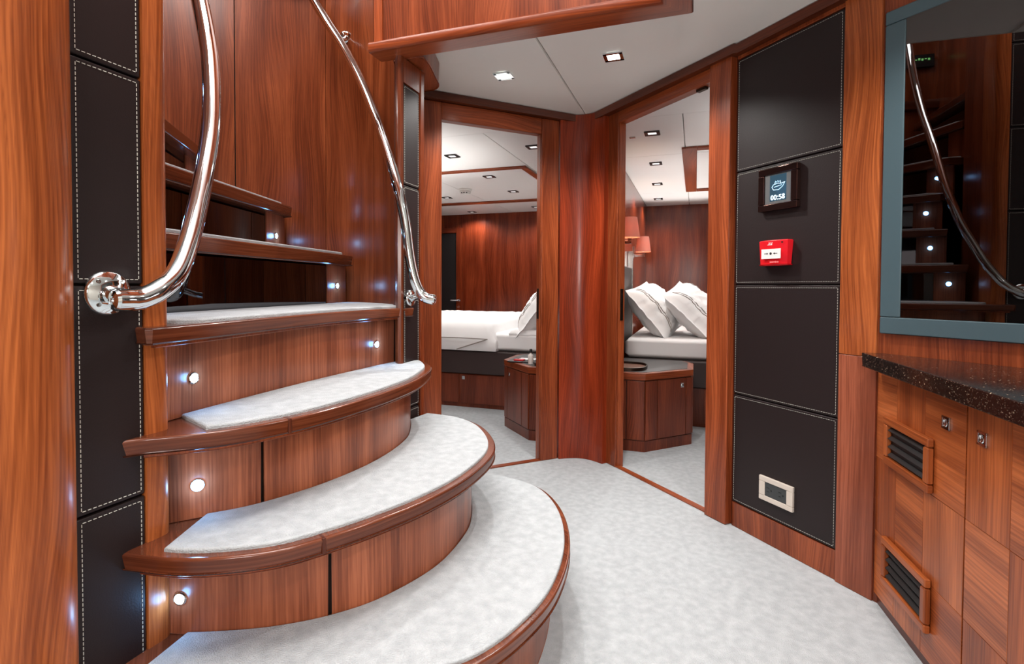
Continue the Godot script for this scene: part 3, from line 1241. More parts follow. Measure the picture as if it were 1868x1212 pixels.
		if k < 4:
			var s := l - 0.083
			var at := ra + d * s
			step_light(Vector3(at.x, y - RISE + 0.08, at.y) - Vector3(back.x, 0, back.y) * 0.004, -back, ["step light just above the fourth tread, beside the curved wall", "step light between the two highest open treads, beside the curved wall", "step light on the seventh riser, behind the left handrail", "step light on the eighth riser, high on the winding stair"][k])
			at = ra + d * 0.075
			step_light(Vector3(at.x, y - RISE + 0.105, at.y) - Vector3(back.x, 0, back.y) * 0.004, -back, ["lowest of the four step lights reflected in the dark mirror", "second lowest of the step lights reflected in the dark mirror", "third step light up in the dark mirror's reflection", "topmost step light reflected in the dark mirror"][k])
	# lights in the lobby risers
	step_light_on(1, Vector2(-0.978, -0.773), 0.285, "step light on the lowest riser in view, at its left end")
	step_light_on(2, Vector2(-1.0, -0.833), 0.493, "step light on the second riser in view, at its left end")
	step_light_on(3, Vector2(-1.059, -0.873), 0.712, "left step light under the fourth tread, beside the slim post")
	step_light_on(3, Vector2(-1.066, -1.60), 0.713, "right step light under the fourth tread, at its far end")


func step_light_on(k: int, at: Vector2, y: float, label: String):
	var best := 0
	var line: PackedVector2Array = risers[k]
	for i in line.size() - 1:
		if line[i].distance_to(at) < line[best].distance_to(at):
			best = i
	var d := (line[best + 1] - line[maxi(best - 1, 0)]).normalized()
	var p := Geometry2D.get_closest_point_to_segment(at, line[maxi(best - 1, 0)], line[best + 1])
	var out := Vector2(-d.y, d.x)
	step_light(Vector3(p.x, y, p.y), out, label)


func step_light(at: Vector3, out: Vector2, label: String):
	var o := Vector3(out.x, 0, out.y)
	var t := thing("step_light", at, label, "step light", "round step lights in the stair risers")
	var g := G.new()
	lathe(g, facing(at, o), [Vector2(0.0145, 0.0), Vector2(0.0145, 0.002), Vector2(0.0125, 0.0042), Vector2(0.0105, 0.0036), Vector2(0.0100, 0.0015)])
	put(t, "bezel", g, M.chrome)
	g = G.new()
	lathe(g, facing(at, o), [Vector2(0.0102, 0.0012), Vector2(0.0085, 0.0040), Vector2(0.005, 0.0056), Vector2(0.0005, 0.006)])
	put(t, "lens", g, glowing(Color(0.78, 0.92, 1.0), 22.0))
	var l := OmniLight3D.new()
	l.name = "lamp"
	l.position = o * 0.02
	l.light_color = Color(0.45, 0.72, 1.0)
	l.light_energy = 0.0045
	l.light_size = 0.009
	l.omni_range = 6.0
	l.omni_attenuation = 2.0
	l.shadow_enabled = true
	t.add_child(l)


# =====================================================================================
# HANDRAILS
func handrails():
	var left := [Vector3(-0.952, 0.893, -0.640), Vector3(-0.949, 0.893, -0.655), Vector3(-0.947, 0.894, -0.676), Vector3(-0.943, 0.910, -0.709), Vector3(-0.950, 0.942, -0.750), Vector3(-0.967, 0.998, -0.788), Vector3(-0.988, 1.069, -0.825), Vector3(-1.008, 1.158, -0.862), Vector3(-1.032, 1.253, -0.899), Vector3(-1.055, 1.349, -0.924), Vector3(-1.088, 1.463, -0.948), Vector3(-1.121, 1.564, -0.960), Vector3(-1.159, 1.667, -0.970), Vector3(-1.204, 1.773, -0.978), Vector3(-1.28, 1.92, -0.985), Vector3(-1.36, 2.08, -0.985), Vector3(-1.45, 2.24, -0.975), Vector3(-1.55, 2.40, -0.955)]
	var right := [Vector3(-0.875, 0.872, -1.664), Vector3(-0.908, 0.884, -1.653), Vector3(-0.934, 0.934, -1.645), Vector3(-0.954, 1.021, -1.640), Vector3(-0.973, 1.157, -1.637), Vector3(-1.007, 1.293, -1.634), Vector3(-1.066, 1.430, -1.659), Vector3(-1.148, 1.580, -1.703), Vector3(-1.253, 1.739, -1.765), Vector3(-1.372, 1.898, -1.823), Vector3(-1.468, 2.023, -1.845), Vector3(-1.540, 2.137, -1.844), Vector3(-1.603, 2.276, -1.847), Vector3(-1.68, 2.42, -1.80), Vector3(-1.79, 2.56, -1.72)]
	var t := thing("handrail", Vector3(-1.0, 0.90, -0.66), "thick polished steel handrail curving up from the flange on the left leather column", "handrail")
	var g := G.new()
	tube(g, smooth3(left, 0.012), 0.0195, 28)
	put(t, "rail", g, M.chrome)
	g = G.new()
	lathe(g, facing(Vector3(-1.0, 0.905, -0.655), Vector3.RIGHT), [Vector2(0.0, 0.0), Vector2(0.040, 0.0), Vector2(0.040, 0.004), Vector2(0.036, 0.0085), Vector2(0.024, 0.011), Vector2(0.020, 0.013), Vector2(0.0, 0.013)], 40)
	var fl := put(t, "flange", g, M.chrome)
	for k in 4:
		var a := PI / 4 + PI / 2 * k
		g = G.new()
		lathe(g, facing(Vector3(-0.9905, 0.905 + 0.029 * sin(a), -0.655 + 0.029 * cos(a)), Vector3.RIGHT), [Vector2(0.004, 0.0), Vector2(0.0035, 0.002), Vector2(0.0, 0.0022)], 12)
		put(fl, "screw", g, M.steel)
	g = G.new()
	tube(g, PackedVector3Array([Vector3(-0.99, 0.903, -0.655), Vector3(-0.965, 0.898, -0.656), Vector3(-0.952, 0.894, -0.658)]), 0.0165, 24)
	put(t, "stem", g, M.chrome)
	g = G.new()
	lathe(g, facing(Vector3(-0.9525, 0.893, -0.639), Vector3(-0.15, 0, 1)), [Vector2(0.0195, 0.0), Vector2(0.017, 0.005), Vector2(0.008, 0.0075), Vector2(0.007, 0.004), Vector2(0.0, 0.004)], 28)
	put(t, "end_cap", g, M.chrome)
	t = thing("handrail", Vector3(-1.0, 0.87, -1.72), "slimmer polished steel handrail following the curved wall, ending beside the left cabin door", "handrail")
	g = G.new()
	tube(g, smooth3(right, 0.012), 0.0185, 26)
	put(t, "rail", g, M.chrome)
	g = G.new()
	lathe(g, facing(Vector3(-0.875, 0.872, -1.664), Vector3(0.95, -0.3, -0.3)), [Vector2(0.0185, 0.0), Vector2(0.017, 0.006), Vector2(0.010, 0.010), Vector2(0.0, 0.011)], 24)
	put(t, "end_cap", g, M.chrome)
	g = G.new()
	lathe(g, facing(Vector3(-1.0, 0.875, -1.722), Vector3.RIGHT), [Vector2(0.0, 0.0), Vector2(0.032, 0.0), Vector2(0.032, 0.004), Vector2(0.028, 0.008), Vector2(0.016, 0.011), Vector2(0.0, 0.011)], 32)
	put(t, "flange", g, M.chrome)
	g = G.new()
	tube(g, PackedVector3Array([Vector3(-0.992, 0.875, -1.722), Vector3(-0.95, 0.885, -1.70), Vector3(-0.923, 0.905, -1.648)]), 0.012, 20)
	put(t, "stem", g, M.chrome)
	for s in [[Vector3(-1.392, 1.922, -1.827), Vector3(-1.464, 2.009, -1.968)], [Vector3(-1.62, 2.33, -1.81), Vector3(-1.70, 2.31, -1.898)]]:
		g = G.new()
		var dir: Vector3 = (s[0] - s[1]).normalized()
		lathe(g, facing(s[1], dir), [Vector2(0.0, 0.0), Vector2(0.03, 0.0), Vector2(0.03, 0.004), Vector2(0.026, 0.008), Vector2(0.012, 0.012), Vector2(0.009, 0.03), Vector2(0.009, s[0].distance_to(s[1]))], 28)
		put(t, "bracket", g, M.chrome)


# =====================================================================================
# MIRROR, COUNTER AND CABINET
func mirror_and_cabinet():
	var mp := P1
	var md := (Q1 - P1).normalized()
	var w := struct("wall_mirror")
	var g := wg()
	board(g, mp, Q1, 0.0, CEIL, -0.05, 0.0, 0.0)
	put(w, "panel", g, M.wall_wood)
	# mirror: bevelled grey-blue border round a dark glass
	var a := 0.010
	var b := 1.10
	var y0 := 0.790
	var y1 := 1.702
	var iy0 := 0.838
	var iy1 := 1.664
	var bw := 0.053
	var mid := mp + md * (a + b) / 2.0
	var nn := along(mp, Q1).basis.z
	var t := thing("mirror", Vector3(mid.x, y0, mid.y), "large dark mirror with a wide grey-blue border above the granite counter", "mirror")
	g = G.new()
	board(g, mp + md * (a + bw), mp + md * (b - bw), iy0, iy1, 0.004, 0.0115, 0.0)
	put(t, "mirror_glass", g, M.mirror, "dark reflecting glass")
	for s in [[a, b, y0, iy0], [a, b, iy1, y1], [a, a + bw, iy0, iy1], [b - bw, b, iy0, iy1]]:
		g = G.new()
		board(g, mp + md * s[0], mp + md * s[1], s[2], s[3], 0.001, 0.014, 0.0035)
		put(t, "border", g, M.mirror_border, "grey-blue mirror border")
	# cabinet under the counter
	var f := Vector2(0.504, -1.80)
	var fd := Vector2(0.1, 0.995).normalized()
	var toward := Vector2(-0.5, -1.3)
	var fe := f + fd * 0.90
	t = thing("cabinet", Vector3(0.75, 0, -1.35), "wooden cabinet with a patchwork veneer front and two louvred vents under the granite counter", "cabinet")
	g = wg()
	prism(g, poly([f + Vector2(0.02, 0.015), fe + Vector2(0.02, 0), Vector2(1.36, fe.y), Vector2(1.36, -0.995)]), 0.0, 0.690, 0.0, 0.0)
	put(t, "carcass", g, M.dark_and_shaded_wood)
	var xf := along(f, fe, toward)
	var door_edges := [[0.003, 0.4335], [0.4375, 0.868]]
	var cols := [[0.003, 0.128, 0.270, 0.4335], [0.4375, 0.575, 0.72, 0.868]]
	var rows := [0.028, 0.215, 0.43, 0.688]
	var mats := [M.cab_wood, M.cab_wood_2, M.cab_wood_3]
	for k in 2:
		g = G.new()
		board(g, f + fd * door_edges[k][0], f + fd * door_edges[k][1], 0.026, 0.688, -0.018, -0.004, 0.0, 1, toward)
		var door := put(t, "door", g, M.cab_wood_2)
		for i in 3:
			for j in 3:
				g = wg()
				board(g, f + fd * (cols[k][i] + 0.0004), f + fd * (cols[k][i + 1] - 0.0004), rows[j] + 0.0004, rows[j + 1] - 0.0004, -0.004, 0.0, 0.0006, 1 if (i + j + k) % 2 == 1 else 0, toward)
				put(door, "veneer_tile", g, mats[(i * 2 + j + k) % 3])
		# flush latch
		var s: float = [0.362, 0.491][k]
		var c := f + fd * s
		xf.origin = Vector3(c.x, 0.616, c.y) + xf.basis.z * 0.0015
		g = G.new()
		for e in [[Vector3(0, 0.012, 0), Vector3(0.031, 0.006, 0.005)], [Vector3(0, -0.012, 0), Vector3(0.031, 0.006, 0.005)], [Vector3(0.0125, 0, 0), Vector3(0.006, 0.03, 0.005)], [Vector3(-0.0125, 0, 0), Vector3(0.006, 0.03, 0.005)]]:
			rbox(g, xf * Transform3D(Basis(), e[0]), e[1], 0.001)
		lathe(g, facing(xf.origin - xf.basis.z * 0.001, xf.basis.z), [Vector2(0.009, 0.0), Vector2(0.009, 0.003), Vector2(0.0075, 0.004), Vector2(0.006, 0.003), Vector2(0.0, 0.0028)], 20)
		put(door, "latch", g, M.chrome, "square polished latch")
	# the two vents
	for v in [[0.566, 0.434], [0.230, 0.098]]:
		var top: float = v[0]
		var bot: float = v[1]
		var l := 0.083
		var r := 0.316
		var vent := G.new()
		board(vent, f + fd * (l + 0.02), f + fd * (r - 0.02), bot + 0.02, top - 0.02, 0.0, 0.0012, 0.0, 1, toward)
		var vp := put(t, "vent", vent, M.black, "dark louvred vent")
		for e in [[l, r, top - 0.022, top, 0], [l, r, bot, bot + 0.022, 0], [l, l + 0.022, bot + 0.022, top - 0.022, 1], [r - 0.022, r, bot + 0.022, top - 0.022, 1]]:
			g = wg()
			board(g, f + fd * e[0], f + fd * e[1], e[2], e[3], 0.0, 0.016, 0.005, e[4], toward)
			put(vp, "vent_frame", g, M.cab_wood)
		for k in 4:
			var yc: float = lerpf(bot + 0.032, top - 0.032, k / 3.0)
			var c := f + fd * (l + r) / 2.0
			var sx := along(f, fe, toward)
			sx.origin = Vector3(c.x, yc, c.y) + sx.basis.z * 0.0068
			sx = sx * Transform3D(Basis(Vector3.RIGHT, deg_to_rad(38)), Vector3.ZERO)
			g = G.new()
			rbox(g, sx, Vector3(r - l - 0.046, 0.0025, 0.013), 0.001)
			put(vp, "slat", g, M.black)
	g = wg()
	board(g, f + fd * 0.003, f + fd * 0.868, 0.0, 0.024, -0.018, -0.006, 0.0, 0, toward)
	put(t, "plinth", g, M.dark_and_shaded_wood)
	# granite top
	g = G.new()
	g.off = Vector2(0.1, 0.2)
	prism(g, poly([Vector2(0.459, -1.776), Vector2(0.512, -1.777), Vector2(1.375, -0.957), Vector2(1.375, -0.895), Vector2(0.522, -0.895)]), 0.693, 0.733, 0.003, 0.002)
	solid("countertop", g, M.granite, "black speckled granite counter with a pointed corner, below the mirror", "countertop")


# =====================================================================================
# THINGS ON THE LEATHER WALL
func text(parent: Node3D, called: String, s: String, xf: Transform3D, size: float, m: Material):
	var tm := TextMesh.new()
	tm.text = s
	tm.font_size = 64
	tm.pixel_size = size / 64.0
	tm.depth = 0.0006
	var f := SystemFont.new()
	f.font_names = PackedStringArray(["Droid Sans"])
	f.font_weight = 700
	tm.font = f
	var o := MeshInstance3D.new()
	o.name = called
	o.mesh = tm
	o.material_override = m
	o.transform = Transform3D(xf.basis, xf.origin - parent.get_meta("base", Vector3.ZERO))
	parent.add_child(o, true)


func wall_devices():
	var base := along(P0, P1)
	var on := func(s: float, y: float, out: float) -> Transform3D:
		var c := lerp_line(P0, P1, s)
		return Transform3D(base.basis, Vector3(c.x, y, c.y) + base.basis.z * out)
	# basis.x runs along the wall towards the camera's right
	# --- touch screen in a glossy frame
	var c: Transform3D = on.call(0.199, 1.2645, 0.0)
	var t := thing("control_screen", c.origin, "small square touch screen showing a boat and the time in a glossy dark frame", "control screen")
	var w := 0.158
	var h := 0.15
	for e in [[Vector3(0, h / 2 - 0.012, 0.010), Vector3(w, 0.024, 0.02)], [Vector3(0, -h / 2 + 0.012, 0.010), Vector3(w, 0.024, 0.02)], [Vector3(-w / 2 + 0.013, 0, 0.010), Vector3(0.026, h - 0.048, 0.02)], [Vector3(w / 2 - 0.013, 0, 0.010), Vector3(0.026, h - 0.048, 0.02)]]:
		var g := G.new()
		rbox(g, c * Transform3D(Basis(), e[0]), e[1], 0.003)
		put(t, "frame", g, M.frame_gloss if M.has("frame_gloss") else frame_gloss(), "glossy dark frame")
	var g := G.new()
	rbox(g, c * Transform3D(Basis(), Vector3(0, 0, 0.008)), Vector3(w - 0.052, h - 0.048, 0.014), 0.001)
	put(t, "bezel", g, M.grey_plastic)
	g = G.new()
	rbox(g, c * Transform3D(Basis(), Vector3(0.002, 0.002, 0.0155)), Vector3(0.066, 0.09, 0.001), 0.0002)
	var scr := put(t, "screen", g, screen_mat(Color(0.24, 0.36, 0.43), 0.8), "glowing blue screen")
	var ink := glowing(Color(0.75, 0.92, 1.0), 1.0)
	var ink2 := glowing(Color(0.35, 0.74, 0.92), 1.0)
	text(scr, "clock_digits", "00:58", c * Transform3D(Basis(), Vector3(0.002, -0.031, 0.0166)), 0.0235, ink)
	# drawn boat: hull outline, bow line, deckhouse strokes
	g = G.new()
	for pl in [[-0.023, -0.002, -0.017, -0.012, 0.004, -0.014, 0.02, -0.004, 0.029, 0.010], [-0.023, -0.002, -0.017, 0.006, 0.0, 0.009, 0.014, 0.006, 0.029, 0.010], [-0.014, -0.003, 0.0, -0.001, 0.016, 0.001], [-0.012, 0.008, -0.008, 0.018, -0.004, 0.0125, 0.001, 0.018, 0.005, 0.0125, 0.010, 0.017, 0.013, 0.007]]:
		var pts := PackedVector3Array()
		for i in range(0, pl.size(), 2):
			pts.append(c * Vector3(pl[i] + 0.001, pl[i + 1] + 0.008, 0.0164))
		tube(g, pts, 0.0011, 6)
	put(scr, "boat_icon", g, ink2)
	var sl := OmniLight3D.new()
	sl.name = "screen_lamp"
	sl.position = base.basis.z * 0.03
	sl.light_color = Color(0.4, 0.7, 1.0)
	sl.light_energy = 0.0008
	sl.light_size = 0.03
	sl.omni_range = 4.0
	sl.omni_attenuation = 2.0
	sl.shadow_enabled = true
	t.add_child(sl)
	# --- fire alarm call point
	c = on.call(0.194, 1.041, 0.0)
	t = thing("fire_alarm_point", c.origin, "red manual fire alarm call point with a white break panel", "fire alarm")
	g = G.new()
	var outline := []
	for k in 9:
		var u := -1.0 + k / 4.0
		outline.append(Vector2(u * 0.058, 0.026 + 0.010 * (1.0 - u * u)))
	outline.append(Vector2(0.058, 0.0))
	outline.append(Vector2(-0.058, 0.0))
	var tmp := G.new()
	prism(tmp, poly(outline), -0.044, 0.044, 0.004, 0.004)
	for i in tmp.v.size():      # turn the upright prism so that its bulge faces out of the wall
		g.v.append(c * Vector3(tmp.v[i].x, tmp.v[i].y, tmp.v[i].z))
		g.n.append(c.basis * tmp.n[i])
		g.t.append(tmp.t[i])
	var body := put(t, "housing", g, M.red_plastic)
	g = G.new()
	rbox(g, c * Transform3D(Basis(), Vector3(0.0, -0.004, 0.0365)), Vector3(0.078, 0.034, 0.002), 0.0006)
	put(t, "break_panel", g, M.white_plastic, "white break panel")
	g = G.new()
	lathe(g, facing(c * Vector3(0.0, -0.003, 0.0374), c.basis.z), [Vector2(0.0045, 0.0), Vector2(0.0045, 0.0007), Vector2(0.0, 0.0007)], 16)
	for s in [-1.0, 1.0]:
		rbox(g, c * Transform3D(Basis(), Vector3(s * 0.021, -0.003, 0.0376)), Vector3(0.011, 0.0022, 0.0006), 0.0)
		g.tri(c * Vector3(s * 0.010, -0.003, 0.0379), c * Vector3(s * 0.016, 0.0008, 0.0379), c * Vector3(s * 0.016, -0.0068, 0.0379), c.basis.z, c.basis.z, c.basis.z)
	put(t, "press_mark", g, M.black, "black dot between two arrows")
	g = G.new()
	for e in [[-0.006, 0.0275, 0.020, 0.0022, 0.0], [-0.009, 0.0315, 0.0022, 0.009, 0.0], [0.002, 0.0315, 0.0022, 0.009, -0.5], [-0.002, 0.0345, 0.009, 0.002, 0.5]]:
		rbox(g, c * Transform3D(Basis(Vector3.BACK, e[4]), Vector3(e[0], e[1], 0.0352)), Vector3(e[2], e[3], 0.001), 0.0)
	put(t, "hand_symbol", g, M.white_plastic)
	g = G.new()
	for k in 7:
		rbox(g, c * Transform3D(Basis(), Vector3(-0.004 + k * 0.0052, -0.0325, 0.0342)), Vector3(0.0036, 0.0058 if k % 2 == 0 else 0.0046, 0.0008), 0.0)
	put(t, "lettering", g, mat(rgb8(240, 130, 130), 0.4))
	g = G.new()
	rbox(g, c * Transform3D(Basis(), Vector3(0.040, 0.0345, 0.0315)), Vector3(0.006, 0.005, 0.002), 0.0005)
	put(t, "key_slot", g, M.black)
	# --- power outlet
	c = on.call(0.2035, 0.2005, 0.0)
	t = thing("power_outlet", c.origin, "dark double power outlet in a pale metal plate low on the leather wall", "power outlet")
	for e in [[Vector3(0, 0.034, 0.005), Vector3(0.138, 0.018, 0.01)], [Vector3(0, -0.034, 0.005), Vector3(0.138, 0.018, 0.01)], [Vector3(-0.0565, 0, 0.005), Vector3(0.025, 0.05, 0.01)], [Vector3(0.0565, 0, 0.005), Vector3(0.025, 0.05, 0.01)]]:
		g = G.new()
		rbox(g, c * Transform3D(Basis(), e[0]), e[1], 0.0015)
		put(t, "plate_edge", g, M.plate if M.has("plate") else plate_mat())
	g = G.new()
	rbox(g, c * Transform3D(Basis(), Vector3(0, 0, 0.004)), Vector3(0.088, 0.05, 0.008), 0.001)
	var inner := put(t, "socket_block", g, M.dark_plastic, "dark grey socket block")
	for s in [-1.0, 1.0]:
		g = G.new()
		for e in [[s * 0.024 - 0.007, 0.007, 0.010, 0.0022], [s * 0.024 - 0.007, -0.007, 0.008, 0.0022], [s * 0.024 + 0.006, 0.0, 0.005, 0.005]]:
			rbox(g, c * Transform3D(Basis(), Vector3(e[0], e[1], 0.008)), Vector3(e[2], e[3], 0.0012), 0.0)
		put(inner, "socket_holes", g, M.black)


func frame_gloss() -> Material:
	M.frame_gloss = mat(rgb8(86, 60, 56), 0.05, 0.9)
	return M.frame_gloss


func plate_mat() -> Material:
	M.plate = mat(rgb8(214, 204, 192), 0.4, 0.2)
	return M.plate


func screen_mat(c: Color, e: float) -> StandardMaterial3D:
	var m := mat(Color(0.02, 0.02, 0.03), 0.1)
	m.emission_enabled = true
	m.emission = c
	m.emission_energy_multiplier = e
	return m


# =====================================================================================
# CABINS beyond the doorways (mirror images about x = -0.56)
func cabins():
	var g := wg()
	cbox(g, Vector3(-0.615, 0, -5.85), Vector3(-0.505, CABIN, -2.80), 0.0)
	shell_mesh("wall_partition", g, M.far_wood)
	var far := struct("wall_far")
	for k in 6:
		g = wg()
		cbox(g, Vector3(-3.3 + k * 0.93 + 0.001, 0, -5.95), Vector3(-3.3 + (k + 1) * 0.93 - 0.001, CABIN + 0.1, -5.85), 0.001)
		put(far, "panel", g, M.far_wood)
	g = wg()
	cbox(g, Vector3(-3.3, 0, -5.85), Vector3(-3.2, CABIN + 0.1, -2.2), 0.0)
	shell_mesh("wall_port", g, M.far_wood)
	g = wg()
	cbox(g, Vector3(2.1, 0, -5.85), Vector3(2.2, CABIN + 0.1, -1.85), 0.0)
	shell_mesh("wall_starboard", g, M.far_wood)
	g = wg()
	cbox(g, Vector3(-3.2, 0, -2.26), Vector3(-1.28, CABIN + 0.1, -2.2), 0.0)
	shell_mesh("wall_port_front", g, M.far_wood)
	g = wg()
	cbox(g, Vector3(0.46, 0, -1.96), Vector3(2.1, CABIN + 0.1, -1.9), 0.0)
	shell_mesh("wall_starboard_front", g, M.far_wood)
	# cabin ceilings: white boards with open joints
	var c := struct("ceiling")
	var bays := [[-3.2, -2.02], [-2.016, -1.152], [-1.148, -0.615], [-0.505, -0.072], [-0.068, 0.9], [0.904, 2.1]]
	for b in bays:
		for z in [[-5.85, -5.06], [-5.056, -3.62], [-3.616, -2.79]]:
			g = G.new()
			cbox(g, Vector3(b[0], CABIN, z[0]), Vector3(b[1], CABIN + 0.02, z[1]), 0.002)
			put(c, "ceiling_panel", g, M.cabin_ceiling)
	for q in [[Vector2(-3.2, -2.786), Vector2(-0.73, -2.786), Vector2(-1.25, -2.27), Vector2(-3.2, -2.27)], [Vector2(-0.36, -2.786), Vector2(2.1, -2.786), Vector2(2.1, -1.97), Vector2(0.36, -1.97), Vector2(0.10, -2.30)]]:
		g = G.new()
		prism(g, poly(q), CABIN, CABIN + 0.02)
		put(c, "ceiling_panel", g, M.cabin_ceiling)
	g = G.new()
	cbox(g, Vector3(-3.3, CABIN + 0.021, -5.9), Vector3(2.2, CABIN + 0.035, -2.8), 0.0)
	put(c, "backing", g, M.white_plastic)
	# wooden strips framing the dropped centre of each cabin ceiling
	var tr := struct("trim_5")
	for e in [[Vector3(-3.2, CABIN - 0.012, -3.665), Vector3(-1.16, CABIN, -3.615)], [Vector3(-1.21, CABIN - 0.012, -5.0), Vector3(-1.16, CABIN, -3.666)], [Vector3(-3.2, CABIN - 0.012, -5.10), Vector3(-0.616, CABIN, -5.001)]]:
		g = wg()
		cbox(g, e[0], e[1], 0.002, 2 if e[1].z - e[0].z > 0.5 else 0)
		put(tr, "strip", g, M.jamb_wood)
	tr = struct("trim_6")
	for e in [[Vector3(-0.09, CABIN - 0.014, -5.0), Vector3(0.0, CABIN, -3.45)], [Vector3(0.001, CABIN - 0.014, -3.51), Vector3(2.1, CABIN, -3.45)], [Vector3(0.001, CABIN - 0.014, -5.0), Vector3(2.1, CABIN, -4.92)]]:
		g = wg()
		cbox(g, e[0], e[1], 0.002, 2 if e[1].z - e[0].z > 0.5 else 0)
		put(tr, "strip", g, M.jamb_wood)
	var spots_l := [[-1.54, -3.2, "left cabin ceiling light nearest the doorway"], [-0.96, -3.15, "cabin ceiling light at the right edge of the left doorway"], [-1.55, -3.89, "cabin ceiling light just past the front wooden ceiling strip"], [-1.58, -4.56, "cabin ceiling light right of the smoke detector, deeper in the left cabin"], [-2.31, -4.68, "cabin ceiling light left of the smoke detector"], [-2.47, -5.66, "left cabin ceiling light behind the rear wooden strip, nearest the dark door"], [-1.65, -5.52, "right cabin ceiling light behind the rear wooden strip of the left cabin"]]
	for s in spots_l:
		downlight(Vector3(s[0], CABIN - 0.001, s[1]), 0.08, 0.16 if s[1] > -3.3 else 0.5, s[2], "left cabin ceiling lights", 0.9, 75.0, true)
	var spots_r := [[-0.24, -3.08, "right cabin ceiling light nearest the doorway"], [-0.272, -3.84, "second ceiling light in the row of the right cabin"], [-0.312, -4.6, "third ceiling light in the row of the right cabin"], [-0.354, -5.38, "farthest ceiling light in the row of the right cabin"], [1.1, -4.2, "unseen ceiling light over the hidden side of the right cabin"]]  # the last one is out of view, lighting the far side of the bed
	for s in spots_r:
		downlight(Vector3(s[0], CABIN - 0.001, s[1]), 0.08, 0.16 if s[1] > -3.3 else 0.5, s[2], "right cabin ceiling lights", 0.9, 75.0, true)
	# small ceiling sensor in the right cabin
	g = G.new()
	cbox(g, Vector3(-0.372, CABIN - 0.006, -3.14), Vector3(-0.338, CABIN, -3.12), 0.001)
	solid("ceiling_sensor", g, M.steel, "tiny metal fitting on the right cabin ceiling beside the first light", "sensor")
	# smoke detector
	var t := thing("smoke_detector", Vector3(-1.955, CABIN - 0.05, -4.33), "white round smoke detector on the left cabin ceiling", "smoke detector")
	g = G.new()
	var top := Vector3(-1.955, CABIN, -4.33)
	lathe(g, facing(top, Vector3.DOWN), [Vector2(0.06, 0.0), Vector2(0.06, 0.012), Vector2(0.055, 0.016), Vector2(0.0, 0.016)])
	put(t, "base", g, M.white_plastic)
	g = G.new()
	lathe(g, facing(top + Vector3.DOWN * 0.016, Vector3.DOWN), [Vector2(0.048, 0.0), Vector2(0.05, 0.012), Vector2(0.044, 0.03), Vector2(0.03, 0.036), Vector2(0.0, 0.037)])
	put(t, "cover", g, M.white_plastic)
	g = G.new()
	for k in 3:
		var a := 0.9 + k * 0.5
		cbox(g, top + Vector3(0.046 * cos(a) - 0.006, -0.042, 0.046 * sin(a) - 0.003), top + Vector3(0.046 * cos(a) + 0.006, -0.034, 0.046 * sin(a) + 0.004), 0.001)
	put(t, "vents", g, M.black)
	# far door of the left cabin
	var d := struct("door_3")
	g = wg()
	cbox(g, Vector3(-3.13, 0, -5.85), Vector3(-2.755, 1.565, -5.835), 0.002)
	put(d, "leaf", g, M.black)
	g = wg()
	cbox(g, Vector3(-2.75, 0, -5.85), Vector3(-2.67, 1.63, -5.825), 0.003)
	put(d, "jamb", g, M.far_wood)
	g = wg()
	cbox(g, Vector3(-3.19, 1.57, -5.85), Vector3(-2.752, 1.63, -5.825), 0.003, 0)
	put(d, "header", g, M.far_wood)
	g = G.new()
	tube(g, PackedVector3Array([Vector3(-2.715, 0.75, -5.825), Vector3(-2.715, 0.75, -5.78), Vector3(-2.80, 0.75, -5.775)]), 0.009, 10)
	lathe(g, facing(Vector3(-2.715, 0.75, -5.825), Vector3.BACK), [Vector2(0.025, 0.0), Vector2(0.025, 0.006), Vector2(0.0, 0.006)], 18)
	lathe(g, facing(Vector3(-2.715, 0.67, -5.825), Vector3.BACK), [Vector2(0.018, 0.0), Vector2(0.018, 0.006), Vector2(0.0, 0.006)], 18)
	put(d, "handle", g, M.chrome)
	unseen_uplight(Vector3(-2.1, 0.75, -3.0), "unseen floor uplighter in the left cabin corner, placed to light the ceiling")
	unseen_uplight(Vector3(-3.0, 0.75, -3.9), "unseen floor uplighter beyond the foot of the left cabin bed, lighting the ceiling")
	unseen_uplight(Vector3(1.0, 0.75, -2.95), "unseen floor uplighter beside the right cabin bed, lighting the ceiling")
	unseen_uplight(Vector3(1.85, 0.75, -4.2), "unseen floor uplighter beyond the foot of the right cabin bed, lighting the ceiling")
	unseen_uplight(Vector3(-0.1, 0.30, -5.42), "unseen low uplighter behind the right cabin bed, lighting the ceiling", 27.0, 2.2, 38.0)
	nightstand(-1.0)
	nightstand(1.0)
	bed(-1.0)
	bed(1.0)
	# wall lamps over the right-hand bed
	wall_lamp(Vector3(-0.405, 1.235, -3.47), 1.0, "near wall lamp with a pink pleated shade above the right cabin pillows")
	wall_lamp(Vector3(-0.425, 1.215, -4.62), 1.0, "far wall lamp with a pink pleated shade in the right cabin")
	# headboard of the right-hand bed
	g = G.new()
	cbox(g, Vector3(-0.504, 0.45, -4.20), Vector3(-0.47, 1.07, -3.64), 0.008)
	var hb := thing("headboard", Vector3(-0.487, 0.45, -3.92), "grey leather headboard with a metal edge behind the right cabin pillows", "headboard")
	put(hb, "pad", g, M.grey_leather)
	g = G.new()
	cbox(g, Vector3(-0.504, 0.45, -4.222), Vector3(-0.462, 1.20, -4.203), 0.003)
	put(hb, "edge_post", g, M.steel, "metal edge post")


